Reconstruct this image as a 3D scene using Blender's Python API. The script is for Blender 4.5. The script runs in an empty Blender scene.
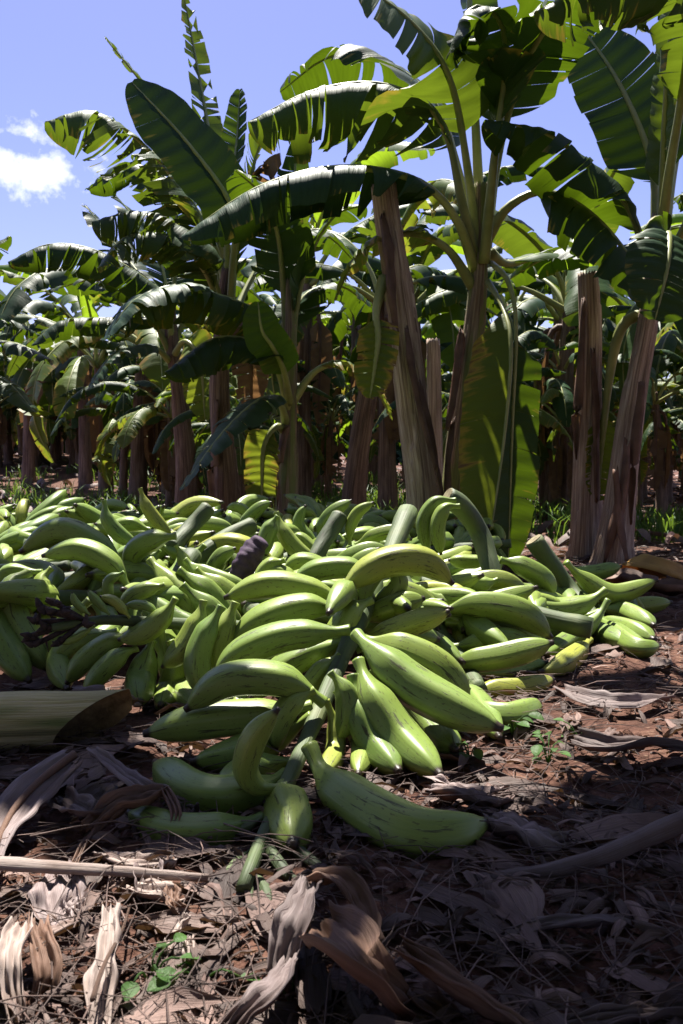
import bpy, math, random
import numpy as np
from mathutils import Vector, Matrix, noise

R = math.radians
scn = bpy.context.scene
col = scn.collection
rng = random.Random(7)

# ------------------------------------------------------------------ camera
CAM_Z = 0.52
PITCH = math.atan(57 / 796.4)
F = 796.4
cd = bpy.data.cameras.new('camera')
cam = bpy.data.objects.new('camera', cd)
col.objects.link(cam)
cam.location = (0, 0, CAM_Z)
cam.rotation_euler = (math.pi / 2 - PITCH, 0, 0)
cd.sensor_fit = 'VERTICAL'
cd.sensor_height = 36
cd.sensor_width = 24
cd.lens = 28
cd.clip_end = 500
cd.clip_start = 0.05
cd.dof.use_dof = True
cd.dof.focus_distance = 1.6
cd.dof.aperture_fstop = 14
scn.camera = cam


def ray(px, py):
    x = (px - 341.5) / F
    y = -(py - 512) / F
    return Vector((x, math.cos(PITCH) + y * math.sin(PITCH), -math.sin(PITCH) + y * math.cos(PITCH)))


def P(px, py, Y):
    d = ray(px, py)
    return Vector((0, 0, CAM_Z)) + d * (Y / d.y)


def G(px, py, h=0.0):
    d = ray(px, py)
    return Vector((0, 0, CAM_Z)) + d * ((h - CAM_Z) / d.z)


# ------------------------------------------------------------------ helpers
def tag(o, label=None, cat=None, group=None, kind=None):
    if label: o['label'] = label
    if cat: o['category'] = cat
    if group: o['group'] = group
    if kind: o['kind'] = kind
    return o


def empty(name, loc=(0, 0, 0), label=None, cat=None, group=None):
    o = bpy.data.objects.new(name, None)
    o.empty_display_size = 0.1
    o.location = loc
    col.objects.link(o)
    return tag(o, label, cat, group)


def mesh_obj(name, verts, faces, mat=None, parent=None, uvs=None, smooth=True, cols=None):
    me = bpy.data.meshes.new(name)
    me.from_pydata([tuple(v) for v in verts], [], faces)
    if uvs is not None:
        uvl = me.uv_layers.new(name='UVMap')
        li = np.empty(len(me.loops), dtype=np.int32)
        me.loops.foreach_get('vertex_index', li)
        uvl.data.foreach_set('uv', np.asarray(uvs, dtype=np.float32)[li].ravel())
    if cols is not None:
        at = me.attributes.new('tint', 'FLOAT', 'POINT')
        at.data.foreach_set('value', np.asarray(cols, dtype=np.float32))
    if smooth:
        me.polygons.foreach_set('use_smooth', [True] * len(me.polygons))
    if mat:
        me.materials.append(mat)
    me.update()
    o = bpy.data.objects.new(name, me)
    col.objects.link(o)
    if parent is not None:
        o.parent = parent
        # verts are given in world space: cancel the parent's location
        o.matrix_parent_inverse = Matrix.Translation(parent.location).inverted()
    return o


def catmull(pts, n):
    pts = [Vector(p) for p in pts]
    if len(pts) == 2:
        return [pts[0].lerp(pts[1], i / n) for i in range(n + 1)]
    q = [pts[0] * 2 - pts[1]] + pts + [pts[-1] * 2 - pts[-2]]
    dense = []
    for i in range(1, len(q) - 2):
        p0, p1, p2, p3 = q[i - 1:i + 3]
        for k in range(16):
            t = k / 16
            dense.append(0.5 * ((2 * p1) + (p2 - p0) * t + (2 * p0 - 5 * p1 + 4 * p2 - p3) * t * t + (3 * p1 - p0 - 3 * p2 + p3) * t ** 3))
    dense.append(pts[-1])
    L = [0]
    for a, b in zip(dense, dense[1:]):
        L.append(L[-1] + (b - a).length)
    out = []
    j = 0
    for i in range(n + 1):
        s = L[-1] * i / n
        while j < len(L) - 2 and L[j + 1] < s:
            j += 1
        f = (s - L[j]) / max(1e-9, L[j + 1] - L[j])
        out.append(dense[j].lerp(dense[j + 1], min(1, max(0, f))))
    return out


def frames(path, ref=Vector((0, 0, 1))):
    """parallel-transport frames"""
    T = []
    for i in range(len(path)):
        a = path[max(0, i - 1)]
        b = path[min(len(path) - 1, i + 1)]
        T.append((b - a).normalized())
    s = T[0].cross(ref)
    if s.length < 0.05:
        s = T[0].cross(Vector((0, -1, 0.1)))
    s.normalize()
    out = []
    for t in T:
        s = (s - t * s.dot(t)).normalized()
        out.append((t, s, s.cross(t)))
    return out


def tube(path, rad, nr=10, caps=True, shape=None, ref=Vector((0, 0, 1))):
    """rad: list per ring. shape(a, s) -> multiplier. returns verts, faces, uvs"""
    fr = frames(path, ref)
    V, Fc, U = [], [], []
    n = len(path)
    for i, (p, (t, s, u)) in enumerate(zip(path, fr)):
        for k in range(nr):
            a = 2 * math.pi * k / nr
            m = shape(a, i / (n - 1)) if shape else 1
            V.append(p + (s * math.cos(a) + u * math.sin(a)) * rad[i] * m)
            U.append((k / nr, i / (n - 1)))
    for i in range(n - 1):
        for k in range(nr):
            k2 = (k + 1) % nr
            Fc.append((i * nr + k, i * nr + k2, (i + 1) * nr + k2, (i + 1) * nr + k))
    if caps:
        Fc.append(tuple(range(nr - 1, -1, -1)))
        Fc.append(tuple((n - 1) * nr + k for k in range(nr)))
    return V, Fc, U


class MB:
    def __init__(s):
        s.V, s.F, s.U, s.C = [], [], [], []

    def add(s, V, Fc, U=None, c=0.5):
        o = len(s.V)
        s.V += list(V)
        s.F += [tuple(i + o for i in f) for f in Fc]
        s.U += list(U) if U else [(0, 0)] * len(V)
        s.C += [c] * len(V)

    def build(s, name, mat, parent=None, smooth=True):
        return mesh_obj(name, s.V, s.F, mat, parent, s.U, smooth, s.C)


# ------------------------------------------------------------------ materials
def new_mat(name):
    m = bpy.data.materials.new(name)
    m.use_nodes = True
    nt = m.node_tree
    nt.nodes.clear()
    out = nt.nodes.new('ShaderNodeOutputMaterial')
    return m, nt, out


class NT:
    def __init__(s, nt): s.nt = nt

    def n(s, typ, ins=None, **kw):
        nd = s.nt.nodes.new('ShaderNode' + typ)
        for k, v in kw.items():
            setattr(nd, k, v)
        for k, v in (ins or {}).items():
            if hasattr(v, 'links') or isinstance(v, bpy.types.NodeSocket):
                s.nt.links.new(v, nd.inputs[k])
            else:
                nd.inputs[k].default_value = v
        return nd

    def ramp(s, fac, stops, interp='LINEAR'):
        nd = s.nt.nodes.new('ShaderNodeValToRGB')
        nd.color_ramp.interpolation = interp
        el = nd.color_ramp.elements
        while len(el) < len(stops):
            el.new(0.5)
        for e, (p, c) in zip(el, stops):
            e.position = p
            e.color = tuple(c) + (1,) if len(c) == 3 else c
        s.nt.links.new(fac, nd.inputs[0])
        return nd.outputs[0]

    def mix(s, fac, a, b, typ='MIX'):
        nd = s.nt.nodes.new('ShaderNodeMix')
        nd.data_type = 'RGBA'
        nd.blend_type = typ
        for idx, v in ((0, fac), (6, a), (7, b)):
            if isinstance(v, bpy.types.NodeSocket):
                s.nt.links.new(v, nd.inputs[idx])
            else:
                nd.inputs[idx].default_value = v if idx == 0 else (tuple(v) + (1,) if len(v) == 3 else v)
        return nd.outputs[2]

    def math(s, op, a, b=0.0, c=None):
        nd = s.nt.nodes.new('ShaderNodeMath')
        nd.operation = op
        for idx, v in ((0, a), (1, b), (2, c)):
            if v is None: continue
            if isinstance(v, bpy.types.NodeSocket):
                s.nt.links.new(v, nd.inputs[idx])
            else:
                nd.inputs[idx].default_value = v
        return nd.outputs[0]

    def link(s, a, b): s.nt.links.new(a, b)


def scaled(x, vec, sc):
    return x.n('Mapping', {'Vector': vec, 'Scale': sc}).outputs[0]


def plantain_mat():
    m, nt, out = new_mat('green_plantain_skin')
    x = NT(nt)
    tc = x.n('TexCoord')
    uv = tc.outputs['UV']
    sep = x.n('SeparateXYZ', {0: uv})
    oi = x.n('ObjectInfo')
    obj = tc.outputs['Object']
    n1 = x.n('TexNoise', {'Vector': obj, 'Scale': 14.0, 'Detail': 3.0})
    base = x.ramp(oi.outputs['Random'], [(0, (.07, .13, .024)), (.3, (.14, .21, .034)), (.6, (.20, .25, .038)), (.85, (.10, .18, .045)), (1, (.33, .31, .035))])
    base = x.mix(x.math('MULTIPLY', n1.outputs[0], .7), base, (.24, .31, .075))
    # pale ridge lines running along the fruit
    ang = x.math('MULTIPLY', sep.outputs[0], 5.0)
    fr = x.math('ABSOLUTE', x.math('SUBTRACT', x.math('FRACT', x.math('ADD', ang, 0.5)), .5))
    ridge = x.ramp(fr, [(0, (1, 1, 1)), (.05, (.3, .3, .3)), (.12, (0, 0, 0))])
    base = x.mix(x.math('MULTIPLY', ridge, .25), base, (.32, .40, .09))
    # fine fibres
    nf = x.n('TexNoise', {'Vector': scaled(x, uv, (60, 4, 1)), 'Scale': 1.0, 'Detail': 4.0})
    base = x.mix(x.math('MULTIPLY', x.ramp(nf.outputs[0], [(.45, (0, 0, 0)), (.75, (1, 1, 1))]), .25), base, (.09, .17, .04))
    # scars and sap stains
    off = x.n('Combin' 'eXYZ', {0: x.math('MULTIPLY', oi.outputs['Random'], 37.0), 1: x.math('MULTIPLY', oi.outputs['Random'], 91.0)})
    uvo = x.n('VectorMath', {0: uv, 1: off.outputs[0]}, operation='ADD').outputs[0]
    ns = x.n('TexNoise', {'Vector': scaled(x, uvo, (22, 3.2, 1)), 'Scale': 1.0, 'Detail': 5.0, 'Roughness': .7})
    sc = x.ramp(ns.outputs[0], [(.575, (0, 0, 0)), (.635, (1, 1, 1))])
    base = x.mix(x.math('MULTIPLY', sc, .85), base, (.035, .028, .015))
    ns2 = x.n('TexNoise', {'Vector': scaled(x, uvo, (40, 30, 1)), 'Scale': 1.0, 'Detail': 2.0})
    sc2 = x.ramp(ns2.outputs[0], [(.63, (0, 0, 0)), (.68, (1, 1, 1))])
    base = x.mix(x.math('MULTIPLY', sc2, .6), base, (.06, .045, .02))
    # tip and neck
    tip = x.ramp(x.math('ADD', sep.outputs[1], x.math('MULTIPLY', x.math('SUBTRACT', nf.outputs[0], .5), .03)), [(0, (.0, .0, .0)), (.94, (0, 0, 0)), (.965, (1, 1, 1))])
    base = x.mix(tip, base, (.03, .02, .014))
    bp = x.n('Bump', {'Strength': .25, 'Distance': .002, 'Height': x.math('ADD', x.math('MULTIPLY', nf.outputs[0], .5), x.math('ADD', n1.outputs[0], x.math('MULTIPLY', sc, -.5)))})
    b = x.n('BsdfPrincipled', {'Base Color': base, 'Roughness': x.math('ADD', .31, x.math('ADD', x.math('MULTIPLY', sc, .3), x.math('MULTIPLY', nf.outputs[0], .15))), 'Normal': bp.outputs[0], 'Specular IOR Level': .4})
    b.inputs['Subsurface Weight'].default_value = 0.0
    x.link(b.outputs[0], out.inputs[0])
    return m


def stalk_mat():
    m, nt, out = new_mat('bunch_stalk_skin')
    x = NT(nt)
    tc = x.n('TexCoord')
    n1 = x.n('TexNoise', {'Vector': tc.outputs['Object'], 'Scale': 9.0, 'Detail': 4.0})
    n2 = x.n('TexNoise', {'Vector': scaled(x, tc.outputs['UV'], (30, 6, 1)), 'Scale': 1.0, 'Detail': 5.0})
    c = x.ramp(n1.outputs[0], [(.3, (.03, .045, .018)), (.55, (.065, .095, .03)), (.8, (.15, .16, .06))])
    c = x.mix(x.ramp(n2.outputs[0], [(.55, (0, 0, 0)), (.75, (.8, .8, .8))]), c, (.06, .045, .03))
    bp = x.n('Bump', {'Strength': .4, 'Distance': .004, 'Height': n2.outputs[0]})
    b = x.n('BsdfPrincipled', {'Base Color': c, 'Roughness': .65, 'Normal': bp.outputs[0]})
    x.link(b.outputs[0], out.inputs[0])
    return m


def simple_mat(name, c1, c2, scale=20, rough=.7, bump=.3, stretch=(1, 1, 1), coord='Object', dist=.004, spec=.3):
    m, nt, out = new_mat(name)
    x = NT(nt)
    tc = x.n('TexCoord')
    n1 = x.n('TexNoise', {'Vector': scaled(x, tc.outputs[coord], stretch), 'Scale': scale, 'Detail': 6.0, 'Roughness': .65})
    oi = x.n('ObjectInfo')
    c = x.ramp(n1.outputs[0], [(.3, c1), (.7, c2)])
    hv = x.n('HueSaturation', {'Color': c, 'Value': x.math('ADD', .8, x.math('MULTIPLY', oi.outputs['Random'], .4))})
    bp = x.n('Bump', {'Strength': bump, 'Distance': dist, 'Height': n1.outputs[0]})
    b = x.n('BsdfPrincipled', {'Base Color': hv.outputs[0], 'Roughness': rough, 'Normal': bp.outputs[0], 'Specular IOR Level': spec})
    x.link(b.outputs[0], out.inputs[0])
    return m


def leaf_mat(name, c1, c2, tr, edge=(.30, .24, .05), veins=70, rough=.5, trw=.26, brown=.0, gloss=.15):
    """banana leaf blade; uv = (along the midrib in metres, 0 at midrib..1 at margin)"""
    m, nt, out = new_mat(name)
    x = NT(nt)
    tc = x.n('TexCoord')
    uv = tc.outputs['UV']
    sep = x.n('SeparateXYZ', {0: uv})
    oi = x.n('ObjectInfo')
    fine = x.n('TexNoise', {'Vector': scaled(x, uv, (veins, 1.2, 1)), 'Scale': 1.0, 'Detail': 3.0, 'Roughness': .6})
    big = x.n('TexNoise', {'Vector': tc.outputs['Object'], 'Scale': 3.0, 'Detail': 4.0})
    c = x.mix(big.outputs[0], c1, c2)
    c = x.mix(x.math('MULTIPLY', x.ramp(fine.outputs[0], [(.4, (0, 0, 0)), (.7, (1, 1, 1))]), .35), c, tuple(v * 1.7 for v in c2))
    vary = x.math('ADD', .75, x.math('MULTIPLY', oi.outputs['Random'], .5))
    # scorched / yellowed margin and vein-wise streaks
    str_ = x.n('TexNoise', {'Vector': scaled(x, uv, (38, .9, 1)), 'Scale': 1.0, 'Detail': 4.0})
    blot = x.n('TexNoise', {'Vector': tc.outputs['Object'], 'Scale': 7.0, 'Detail': 3.0})
    em = x.math('ADD', x.math('MULTIPLY', sep.outputs[1], .30), x.math('ADD', x.math('MULTIPLY', str_.outputs[0], .55), x.math('MULTIPLY', blot.outputs[0], .5)))
    lo = .93 - brown
    e1 = x.ramp(em, [(lo - .06, (0, 0, 0)), (lo + .03, (1, 1, 1))])
    e2 = x.ramp(em, [(min(.97, lo + .02), (0, 0, 0)), (min(1, lo + .1), (1, 1, 1))])
    c = x.mix(e1, c, edge)
    c = x.mix(e2, c, (.16, .09, .045))
    hv = x.n('HueSaturation', {'Color': c, 'Value': vary}).outputs[0]
    t = x.mix(e1, tr, (.55, .42, .05))
    t = x.mix(e2, t, (.12, .06, .02))
    t = x.mix(x.math('MULTIPLY', x.ramp(fine.outputs[0], [(.4, (0, 0, 0)), (.65, (1, 1, 1))]), .4), t, tuple(v * .5 for v in tr))
    bp = x.n('Bump', {'Strength': .6, 'Distance': .005, 'Height': fine.outputs[0]})
    b = x.n('BsdfPrincipled', {'Base Color': hv, 'Roughness': rough, 'Normal': bp.outputs[0], 'Specular IOR Level': gloss})
    tl = x.n('BsdfTranslucent', {'Color': t})
    mx = x.n('MixShader', {0: trw, 1: b.outputs[0], 2: tl.outputs[0]})
    x.link(mx.outputs[0], out.inputs[0])
    return m


def trunk_mat(name, dark, mid, pale, green=0.0):
    m, nt, out = new_mat(name)
    x = NT(nt)
    tc = x.n('TexCoord')
    uv = tc.outputs['UV']   # (angle 0..1, metres along)
    n1 = x.n('TexNoise', {'Vector': scaled(x, uv, (26, 1.6, 1)), 'Scale': 1.0, 'Detail': 7.0, 'Roughness': .68})
    n2 = x.n('TexNoise', {'Vector': scaled(x, uv, (5, 2.6, 1)), 'Scale': 1.0, 'Detail': 4.0, 'Distortion': .6})
    n3 = x.n('TexNoise', {'Vector': scaled(x, uv, (110, 5, 1)), 'Scale': 1.0, 'Detail': 3.0})
    c = x.ramp(n1.outputs[0], [(.28, dark), (.47, mid), (.68, pale)])
    c = x.mix(x.ramp(n2.outputs[0], [(.38, (0, 0, 0)), (.62, (.85, .85, .85))]), c, tuple(v * .55 for v in mid))
    c = x.mix(x.math('MULTIPLY', x.ramp(n3.outputs[0], [(.45, (0, 0, 0)), (.65, (1, 1, 1))]), .4), c, pale)
    if green:
        n4 = x.n('TexNoise', {'Vector': scaled(x, uv, (4, 1.4, 1)), 'Scale': 1.3, 'Detail': 3.0})
        c = x.mix(x.ramp(n4.outputs[0], [(.62 - green * .3, (0, 0, 0)), (.72 - green * .3, (.9, .9, .9))]), c, (.17, .21, .06))
    h = x.math('ADD', x.math('MULTIPLY', n1.outputs[0], 1.0), x.math('MULTIPLY', n3.outputs[0], .35))
    bp = x.n('Bump', {'Strength': .9, 'Distance': .012, 'Height': h})
    b = x.n('BsdfPrincipled', {'Base Color': c, 'Roughness': .75, 'Normal': bp.outputs[0], 'Specular IOR Level': .25})
    x.link(b.outputs[0], out.inputs[0])
    return m


def dry_mat(name, c1, c2, c3, tr=.12):
    m, nt, out = new_mat(name)
    x = NT(nt)
    tc = x.n('TexCoord')
    uv = tc.outputs['UV']
    oi = x.n('ObjectInfo')
    at = x.n('Attribute', attribute_name='tint')
    n1 = x.n('TexNoise', {'Vector': scaled(x, uv, (7, 420, 1)), 'Scale': 1.0, 'Detail': 5.0, 'Roughness': .65})
    n2 = x.n('TexNoise', {'Vector': tc.outputs['Object'], 'Scale': 11.0, 'Detail': 5.0})
    c = x.mix(x.ramp(n1.outputs[0], [(.3, (0, 0, 0)), (.7, (1, 1, 1))]), c1, c2)
    c = x.mix(x.ramp(n2.outputs[0], [(.4, (0, 0, 0)), (.7, (.8, .8, .8))]), c, c3)
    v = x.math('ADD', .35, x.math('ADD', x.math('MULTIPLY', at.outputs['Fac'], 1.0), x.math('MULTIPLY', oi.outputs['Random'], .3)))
    hv = x.n('HueSaturation', {'Color': c, 'Value': v}).outputs[0]
    bp = x.n('Bump', {'Strength': .7, 'Distance': .003, 'Height': n1.outputs[0]})
    b = x.n('BsdfPrincipled', {'Base Color': hv, 'Roughness': .6, 'Normal': bp.outputs[0], 'Specular IOR Level': .35})
    tl = x.n('BsdfTranslucent', {'Color': (.35, .18, .07, 1)})
    mx = x.n('MixShader', {0: tr, 1: b.outputs[0], 2: tl.outputs[0]})
    x.link(mx.outputs[0], out.inputs[0])
    return m


def soil_mat():
    m, nt, out = new_mat('reddish_soil')
    x = NT(nt)
    tc = x.n('TexCoord')
    o = tc.outputs['Object']
    n1 = x.n('TexNoise', {'Vector': o, 'Scale': 1.3, 'Detail': 6.0})
    n2 = x.n('TexNoise', {'Vector': o, 'Scale': 22.0, 'Detail': 8.0, 'Roughness': .7})
    v1 = x.n('TexVoronoi', {'Vector': o, 'Scale': 60.0})
    c = x.ramp(n2.outputs[0], [(.3, (.018, .009, .007)), (.5, (.075, .036, .026)), (.72, (.19, .105, .07))])
    c = x.mix(x.math('MULTIPLY', n1.outputs[0], .5), c, (.17, .075, .05))
    c = x.mix(x.ramp(v1.outputs['Distance'], [(.0, (.5, .5, .5)), (.3, (0, 0, 0))]), c, (.30, .20, .14))
    h = x.math('ADD', n2.outputs[0], x.math('MULTIPLY', v1.outputs['Distance'], -.5))
    bp = x.n('Bump', {'Strength': 1.0, 'Distance': .02, 'Height': h})
    b = x.n('BsdfPrincipled', {'Base Color': c, 'Roughness': .9, 'Normal': bp.outputs[0], 'Specular IOR Level': .2})
    x.link(b.outputs[0], out.inputs[0])
    return m


M = {}
M['plantain'] = plantain_mat()
M['stalk'] = stalk_mat()
M['cut'] = simple_mat('cut_stalk_end', (.30, .27, .15), (.10, .07, .04), 60)
M['flower'] = simple_mat('dried_flower_end', (.012, .010, .012), (.07, .045, .04), 80, .8)
M['bract'] = simple_mat('purple_bract', (.02, .012, .025), (.07, .04, .075), 40, .75, .6)
M['leaf'] = leaf_mat('banana_leaf_blade', (.009, .026, .012), (.019, .044, .016), (.24, .40, .012), trw=.12)
M['leaf_dark'] = leaf_mat('low_translucency_leaf_blade', (.009, .026, .012), (.019, .044, .016), (.2, .36, .012), trw=.035)  # same green as leaf, translucency cut so backlit blades look unlit
M['leaf_bright'] = leaf_mat('bright_leaf_blade', (.022, .055, .015), (.04, .08, .02), (.30, .46, .02), trw=.42)  # lighter green and extra translucency put a sunlit look into the blade
M['leaf_yellow'] = leaf_mat('ageing_leaf_blade', (.035, .07, .014), (.085, .12, .02), (.36, .44, .03), edge=(.30, .22, .04), brown=.11, veins=50)
M['leaf_torn'] = leaf_mat('torn_leaf_blade', (.016, .038, .014), (.034, .065, .02), (.26, .38, .02), brown=.03, trw=.17)
M['leaf_dead'] = dry_mat('dead_leaf_blade', (.22, .13, .06), (.36, .25, .13), (.13, .07, .04), .25)
M['midrib'] = simple_mat('leaf_midrib', (.17, .20, .06), (.30, .31, .12), 8, .42, .15)
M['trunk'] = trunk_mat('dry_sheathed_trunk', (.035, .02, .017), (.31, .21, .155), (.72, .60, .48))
M['trunk_dark'] = trunk_mat('dark_reddish_trunk', (.035, .02, .016), (.13, .08, .058), (.36, .26, .19))  # darker reddish brown for trunks farther back
M['trunk_live'] = trunk_mat('part_green_trunk', (.045, .028, .02), (.20, .14, .09), (.50, .42, .28), green=.5)
M['dry'] = dry_mat('dry_banana_leaf', (.13, .095, .09), (.28, .225, .22), (.085, .05, .042))
M['dry_brown'] = dry_mat('brown_banana_leaf', (.11, .06, .042), (.21, .125, .085), (.06, .032, .024))
M['dry_pale'] = dry_mat('pale_banana_leaf', (.26, .20, .175), (.40, .33, .30), (.17, .11, .085))
M['orange'] = dry_mat('orange_banana_leaf', (.38, .2, .05), (.5, .33, .1), (.2, .1, .04), .35)
M['straw'] = dry_mat('straw_litter', (.085, .052, .043), (.25, .17, .145), (.045, .025, .022), .04)
M['weed'] = leaf_mat('weed_leaf', (.03, .07, .02), (.06, .12, .03), (.25, .40, .04), veins=20)
M['soil'] = soil_mat()
M['cutstem'] = trunk_mat('cut_stem_skin', (.24, .19, .08), (.48, .42, .17), (.66, .58, .36), green=.35)
M['dark'] = simple_mat('dark_brown_core', (.05, .032, .02), (.22, .16, .09), 40, .9)  # dark brown for the inside of the cut stem end

# ------------------------------------------------------------------ ground
RIDGE = []


def pile_h(x, y):
    return 0


def gz(x, y):
    v = Vector((x, y, 0))
    z = .030 * noise.noise(v * 1.6) + .016 * noise.noise(v * 6.0 + Vector((3, 1, 7))) + .008 * noise.noise(v * 19.0)
    far = max(0.0, min(1.0, (y - 6) / 10))
    q = max(0.0, min(1.0, (y - 8) / 9))
    lft = max(0.0, min(1.0, .5 - x / 4))
    return z * (1 + far) + (.46 * lft + .06) * q * q * (3 - 2 * q)


def build_ground():
    def axis(lo, hi, step, far, g):
        a = list(np.arange(lo, hi, step))
        s, p = step, a[-1]
        while p < far[1]:
            s *= g
            p += s
            a.append(p)
        s, p = step, a[0]
        pre = []
        while p > far[0]:
            s *= g
            p -= s
            pre.append(p)
        return pre[::-1] + a
    xs = axis(-2.2, 2.2, .022, (-140, 140), 1.12)
    ys = axis(.3, 4.2, .022, (-60, 220), 1.10)
    V, U = [], []
    for y in ys:
        for x in xs:
            V.append((x, y, gz(x, y)))
            U.append((x, y))
    nx = len(xs)
    Fc = [(j * nx + i, j * nx + i + 1, (j + 1) * nx + i + 1, (j + 1) * nx + i) for j in range(len(ys) - 1) for i in range(nx - 1)]
    o = mesh_obj('ground', V, Fc, M['soil'], None, U)
    tag(o, 'reddish brown plantation soil under dry leaf litter', 'ground', kind='structure')


build_ground()

# ------------------------------------------------------------------ plantain fruit


def prof(s):
    # radius profile from neck (0) to tip (1)
    if s < .07:
        return .30 + .06 * (1 - s / .07)
    if s < .33:
        u = (s - .07) / .26
        return .30 + .62 * (u * u * (3 - 2 * u))
    if s < .55:
        return .92 + .08 * math.sin((s - .33) / .22 * math.pi / 2)
    if s < .955:
        u = (s - .55) / .405
        return .26 + .74 * (1 - u ** 2.7) ** .85
    u = (s - .955) / .045
    return .26 - .08 * u


def finger_mesh_data(path_pts, r, nr, nring, seed=0, pear=False):
    n = nring
    path = catmull(path_pts, n)
    # ring spacing denser at ends
    ss = [0.5 - 0.5 * math.cos(math.pi * i / n) for i in range(n + 1)]
    ss = [.35 * i / n + .65 * s for i, s in enumerate(ss)]
    dense = catmull(path_pts, 80)
    pts = []
    for s in ss:
        f = s * 80
        i = min(79, int(f))
        pts.append(dense[i].lerp(dense[i + 1], f - i))
    rnd = random.Random(seed)
    ph = rnd.random() * 6.28
    ra = [r * prof(s) * (1 + .03 * math.sin(s * 7 + ph)) for s in ss]
    def shape(a, t):
        c = math.cos(5 * a)
        return 1 + .085 * (c if c > 0 else c * .6) + .02 * math.cos(2 * a + ph)
    fr = frames(pts)
    V, Fc, U = [], [], []
    for i, (p, (t, sd, u)) in enumerate(zip(pts, fr)):
        for k in range(nr):
            a = 2 * math.pi * k / nr
            amp = 1 if .12 < ss[i] < .93 else .3
            m = 1 + (shape(a, 0) - 1) * amp
            V.append(p + (sd * math.cos(a) + u * math.sin(a)) * ra[i] * m)
            U.append((k / nr, ss[i]))
    for i in range(n):
        for k in range(nr):
            k2 = (k + 1) % nr
            Fc.append((i * nr + k, i * nr + k2, (i + 1) * nr + k2, (i + 1) * nr + k))
    Fc.append(tuple(range(nr - 1, -1, -1)))
    Fc.append(tuple(n * nr + k for k in range(nr)))
    return V, Fc, U


def fix_uv_wrap(o, nr):
    uv = o.data.uv_layers[0]
    for p in o.data.polygons:
        if len(p.vertices) == 4:
            us = [uv.data[l].uv[0] for l in p.loop_indices]
            if max(us) - min(us) > .5:
                for l in p.loop_indices:
                    if uv.data[l].uv[0] < .5:
                        uv.data[l].uv[0] += 1.0


def finger(bunch, pts, w, Y, dY=0.0, name='plantain', r=None, mat='plantain', flower=False):
    """pts px centreline from neck to tip; w = width in px; Y = distance at neck, dY added towards the tip"""
    n = len(pts)
    ym = Y + dY * .5
    rr = r or (w / 2) / F * ym
    L = []
    for i, q in enumerate(pts):
        yy = (q[2] if len(q) > 2 else Y + dY * i / (n - 1))
        p = P(q[0], q[1], yy)
        lim = max(.022, rr * (.92 if i > 0 else .5))
        if p.z < lim:          # the fruit rests on the soil: slide it nearer until it does
            p = G(q[0], q[1], lim)
        L.append(p)
    V, Fc, U = finger_mesh_data(L, rr, 20, 30, rng.random())
    o = mesh_obj(name, V, Fc, M[mat], bunch, U)
    fix_uv_wrap(o, 20)
    return o


def stalk(bunch, pts, w0, w1, name='stalk', cut=True, mat='stalk'):
    """pts: (px,py,Y)"""
    L = [P(*q) for q in pts]
    L = [p if p.z > .03 else G(q[0], q[1], .03) for p, q in zip(L, pts)]
    n = 28
    path = catmull(L, n)
    rad = []
    for i in range(n + 1):
        s = i / n
        rr = w0 * (1 - s) + w1 * s
        k_ = min(1.0, (path[-1] - path[0]).length / .8)
        rad.append(rr * (1 + .06 * k_ * math.sin(s * 34 * k_) + .04 * k_ * math.sin(s * 71 * k_)))
    V, Fc, U = tube(path, rad, 16, shape=lambda a, s: 1 + .05 * math.sin(3 * a + s * 9))
    o = mesh_obj(name, V, Fc, M[mat], bunch, U)
    if cut:
        t = (path[0] - path[1]).normalized()
        V, Fc, U = tube([path[0] - t * .002, path[0] + t * .003], [rad[0] * .93, rad[0] * .88], 16)
        mesh_obj('cut_end', V, Fc, M['cut'], o, U, smooth=False)
    return o


BUNCH = 'green plantain bunches heaped on the ground'


def bunch(label, px, py, Y):
    p = P(px, py, Y)
    return empty('plantain_bunch', (p.x, p.y, 0), label, 'plantain bunch', BUNCH)


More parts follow.
